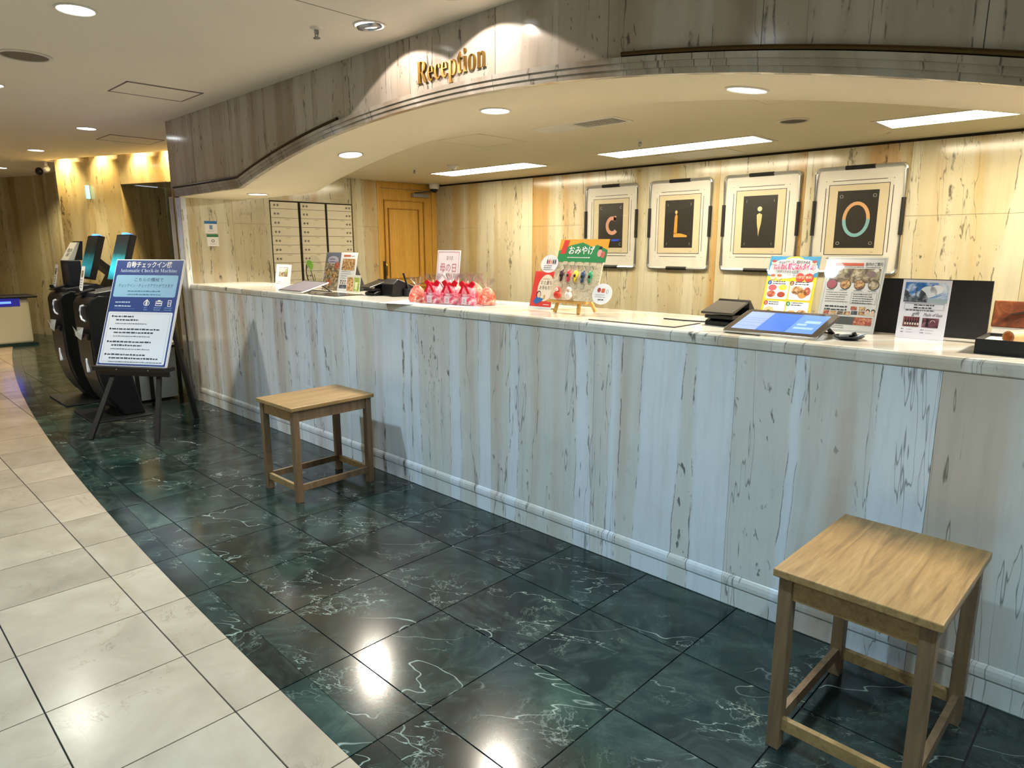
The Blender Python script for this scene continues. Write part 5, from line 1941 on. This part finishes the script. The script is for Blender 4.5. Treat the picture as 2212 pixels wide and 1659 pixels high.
def make_kiosk(label, x, y, screen, card_sign):
    t = thing('check_in_kiosk', label, 'kiosk', (x, y, 0), 0, 'black check-in kiosks beside the easel')
    W = 0.215
    m = MB()
    prof = [(0.02, 0.975), (-0.006, 0.93), (-0.006, 0.70), (0.0, 0.45), (0.02, 0.32), (0.06, 0.19), (0.12, 0.09), (0.17, 0.012), (0.33, 0.012), (0.30, 0.12), (0.255, 0.36), (0.235, 0.90), (0.215, 0.985), (0.08, 1.0)]
    m.prism(prof, -W, W, M_BLACK, 'X')
    m.build('column', t, bevel=0.012)
    m = MB()
    fp = [(-0.010, 0.68), (-0.006, 0.45), (0.014, 0.315), (0.054, 0.185), (0.112, 0.085), (0.118, 0.09), (0.06, 0.19), (0.02, 0.32), (0.0, 0.45), (-0.005, 0.68)]
    m.prism(fp, -W + 0.03, W - 0.03, M_KGREY, 'X')
    m.build('front_cover', t)
    m = MB()
    m.box(-0.30, 0.30, -0.08, 0.36, 0.0, 0.012, mat('kiosk_foot', '1b1c1e', 0.35))
    m.build('foot_plate', t, bevel=0.004)
    # scanner mouth with white rim
    m = MB()
    pts = [(0.10, -0.008, 0.925), (0.03, -0.010, 0.915), (0.0, -0.011, 0.88), (0.0, -0.011, 0.835), (0.03, -0.010, 0.808), (0.10, -0.008, 0.80)]
    m.tube(pts, 0.007, mat('white_rim', 'e2e6ea', 0.3, emit=(0.8, 0.9, 1.0), strength=0.12), 8)
    m.build('scanner_rim', t, smooth=True)
    m = MB()
    m.prism([(0.02, 0.84), (0.03, 0.90), (0.16, 0.915), (0.16, 0.81), (0.04, 0.815)], -0.009, -0.006, M_NAVY, 'Y')
    m.build('scanner_window', t)
    m = MB()
    m.box(-W + 0.03, W - 0.03, -0.030, -0.006, 0.655, 0.70, M_BLACK)
    m.build('receipt_slot', t, bevel=0.006)
    m = MB()
    m.add([(-0.15, -0.031, 0.69), (-0.14, -0.046, 0.745), (-0.02, -0.045, 0.71), (0.02, -0.050, 0.75), (0.15, -0.036, 0.755), (0.10, -0.040, 0.69), (0.02, -0.033, 0.64), (-0.08, -0.042, 0.665)],
          [(0, 1, 2), (2, 3, 4), (0, 2, 7), (7, 2, 6), (2, 4, 5), (2, 5, 6)], mat('receipt_paper', 'cfdbe6', 0.5))
    m.build('paper_guide', t)
    m = MB()
    pts = []
    for k in range(12):
        a = 2 * math.pi * k / 12
        pts.append((0.018 * math.cos(a), 0.43 + (0.04 if math.sin(a) > 0 else -0.04) + 0.018 * math.sin(a)))
    m.prism(pts, -0.0115, 0.03, mat('slot_light', 'dfe6f2', 0.4, emit=(0.8, 0.86, 1.0), strength=0.1), 'Y')
    m.build('keyhole_slot', t)
    # deck on top with small readers
    m = MB()
    m.prism([(0.04, 0.96), (0.235, 0.90), (0.44, 0.90), (0.44, 1.0), (0.30, 1.055), (0.06, 1.02)], -0.18, 0.18, M_NAVY, 'X')
    m.build('deck', t, bevel=0.008)
    m = MB()
    m.prism([(0.0, 1.0), (0.12, 1.0), (0.12, 1.045), (0.02, 1.02)], -0.15, -0.02, M_BLACK, 'X')
    m.tube([(-0.14, 0.03, 1.02), (-0.14, 0.03, 1.045)], 0.022, M_BLACK, 10)
    m.build('card_reader', t)
    # screen on a bent arm
    m = MB()
    m.box(-0.175, 0.175, 0.0, 0.05, 0.0, 0.40, M_BLACK)
    s_ = m.build('screen_housing', t, loc=(0.0, 0.255, 1.10), rot=(math.radians(-17), 0, 0), bevel=0.006)
    m = MB()
    m.box(-0.160, 0.160, -0.002, 0.0, 0.015, 0.385, screen)
    m.build('screen', s_)
    m = MB()
    m.box(-0.06, 0.06, 0.002, 0.048, 0.400, 0.413, M_LED)
    m.build('led_bar', s_)
    m = MB()
    m.bar((0.0, 0.34, 1.27), (0.0, 0.50, 1.12), 0.26, 0.05, M_BLACK)
    m.bar((0.0, 0.50, 1.135), (0.0, 0.40, 0.96), 0.26, 0.05, M_BLACK)
    m.build('arm', t)
    # little acrylic notice
    m = MB()
    m.box(-0.045, 0.045, 0.0, 0.004, 0.0, 0.20, M_WHITE)
    n_ = m.build('notice', t, loc=(-0.10, 0.035, 1.03), rot=(math.radians(-12), 0, 0))
    p = Print()
    p.rect(-0.032, 0.11, 0.032, 0.165, PHOTO_GREY, 1)
    p.lines(-0.034, 0.034, 0.085, 0.02, 4, 0.008, GREYINK, 1)
    p.build('print', n_, loc=(0, -0.0004, 0))
    if card_sign:
        m = MB()
        m.box(-0.16, 0.10, 0.12, 0.22, 1.03, 1.26, M_NAVY)
        m.build('card_box', t, bevel=0.006)
        m = MB()
        m.prism([(0.14, 1.262), (0.19, 1.262), (0.25, 1.42), (0.23, 1.42)], -0.21, 0.02, M_OFFWHITE, 'X')
        q = m.build('writing_plate', t)
        m = MB()
        m.prism([(0.192, 1.262), (0.252, 1.262), (0.272, 1.43), (0.252, 1.43)], -0.22, 0.03, M_BLACK, 'X')
        m.build('plate_back', t)
        p = Print()
        p.text('FELICA', -0.08, 0.085, 0.05, INK, 1, width=0.15, slant=0.1)
        p.text('ONLY', -0.07, 0.04, 0.05, INK, 1, width=0.11, slant=0.1)
        o = p.build('print', t, loc=(0, 0.1392, 1.262), rot=(math.radians(-29.7), 0, 0))
    return t


make_kiosk('black check-in kiosk next to the easel, its screen glowing cyan', -6.27, -0.855, teal_screen('screen_cyan', 1.3), False)
make_kiosk('black check-in kiosk with a handwritten white plate beside its dim screen', -7.12, -0.855, teal_screen('screen_dim', 0.35), True)

# ---- small white table by the pillar
t = thing('side_table', 'low white cabinet table in a black metal frame beside the pillar', 'table', (-6.71, -0.255, 0), 0)
m = MB()
m.box(-0.22, 0.22, -0.20, 0.20, 0.50, 0.525, M_OFFWHITE)
m.build('table_top', t, bevel=0.002)
for sx in (-1, 1):
    for sy in (-1, 1):
        m = MB()
        m.box(sx * 0.20 - 0.014, sx * 0.20 + 0.014, sy * 0.18 - 0.014, sy * 0.18 + 0.014, 0.0, 0.50, M_BLACKM)
        m.build('leg', t)
m = MB()
m.box(0.186, 0.214, -0.166, 0.166, 0.476, 0.50, M_BLACKM)
m.box(0.186, 0.214, -0.075, -0.050, 0.02, 0.476, M_BLACKM)
m.build('rail', t)
m = MB()
m.box(-0.214, -0.186, -0.166, 0.166, 0.476, 0.50, M_BLACKM)
m.build('rail', t)
m = MB()
m.box(-0.18, 0.18, -0.16, 0.16, 0.015, 0.470, mat('cabinet_white', 'b9c4cc', 0.45))
m.build('cabinet_box', t)

# ---- white machine by the far wall
t = thing('service_machine', 'low white machine with glowing blue display by the far wall', 'machine', (-11.90, -0.52, 0), 0)
m = MB()
m.box(-0.25, 0.25, -0.34, 0.30, 0.03, 0.67, mat('machine_white', 'cfd0c8', 0.35))
m.build('machine_body', t, bevel=0.03)
m = MB()
m.box(-0.28, 0.30, -0.37, 0.40, 0.672, 0.70, M_NAVY)
m.build('machine_top', t, bevel=0.006)
m = MB()
m.box(-0.26, 0.28, -0.36, 0.34, 0.0, 0.03, mat('machine_foot', '10343a', 0.4))
m.build('machine_base', t)
m = MB()
m.box(0.248, 0.255, -0.32, 0.19, 0.56, 0.668, mat('display_navy', '0a0c30', 0.2, emit=(0.01, 0.01, 0.12), strength=1.0))
d_ = m.build('display', t)
m = MB()
m.box(0.256, 0.258, -0.14, 0.09, 0.60, 0.63, mat('display_blue', '1020ff', 0.3, emit=(0.03, 0.06, 1.0), strength=5.0))
m.build('display_glow', d_)
m = MB()
m.box(0.05, 0.20, 0.30, 0.304, 0.30, 0.55, rgb('7c7454'))
m.build('side_grille', t)
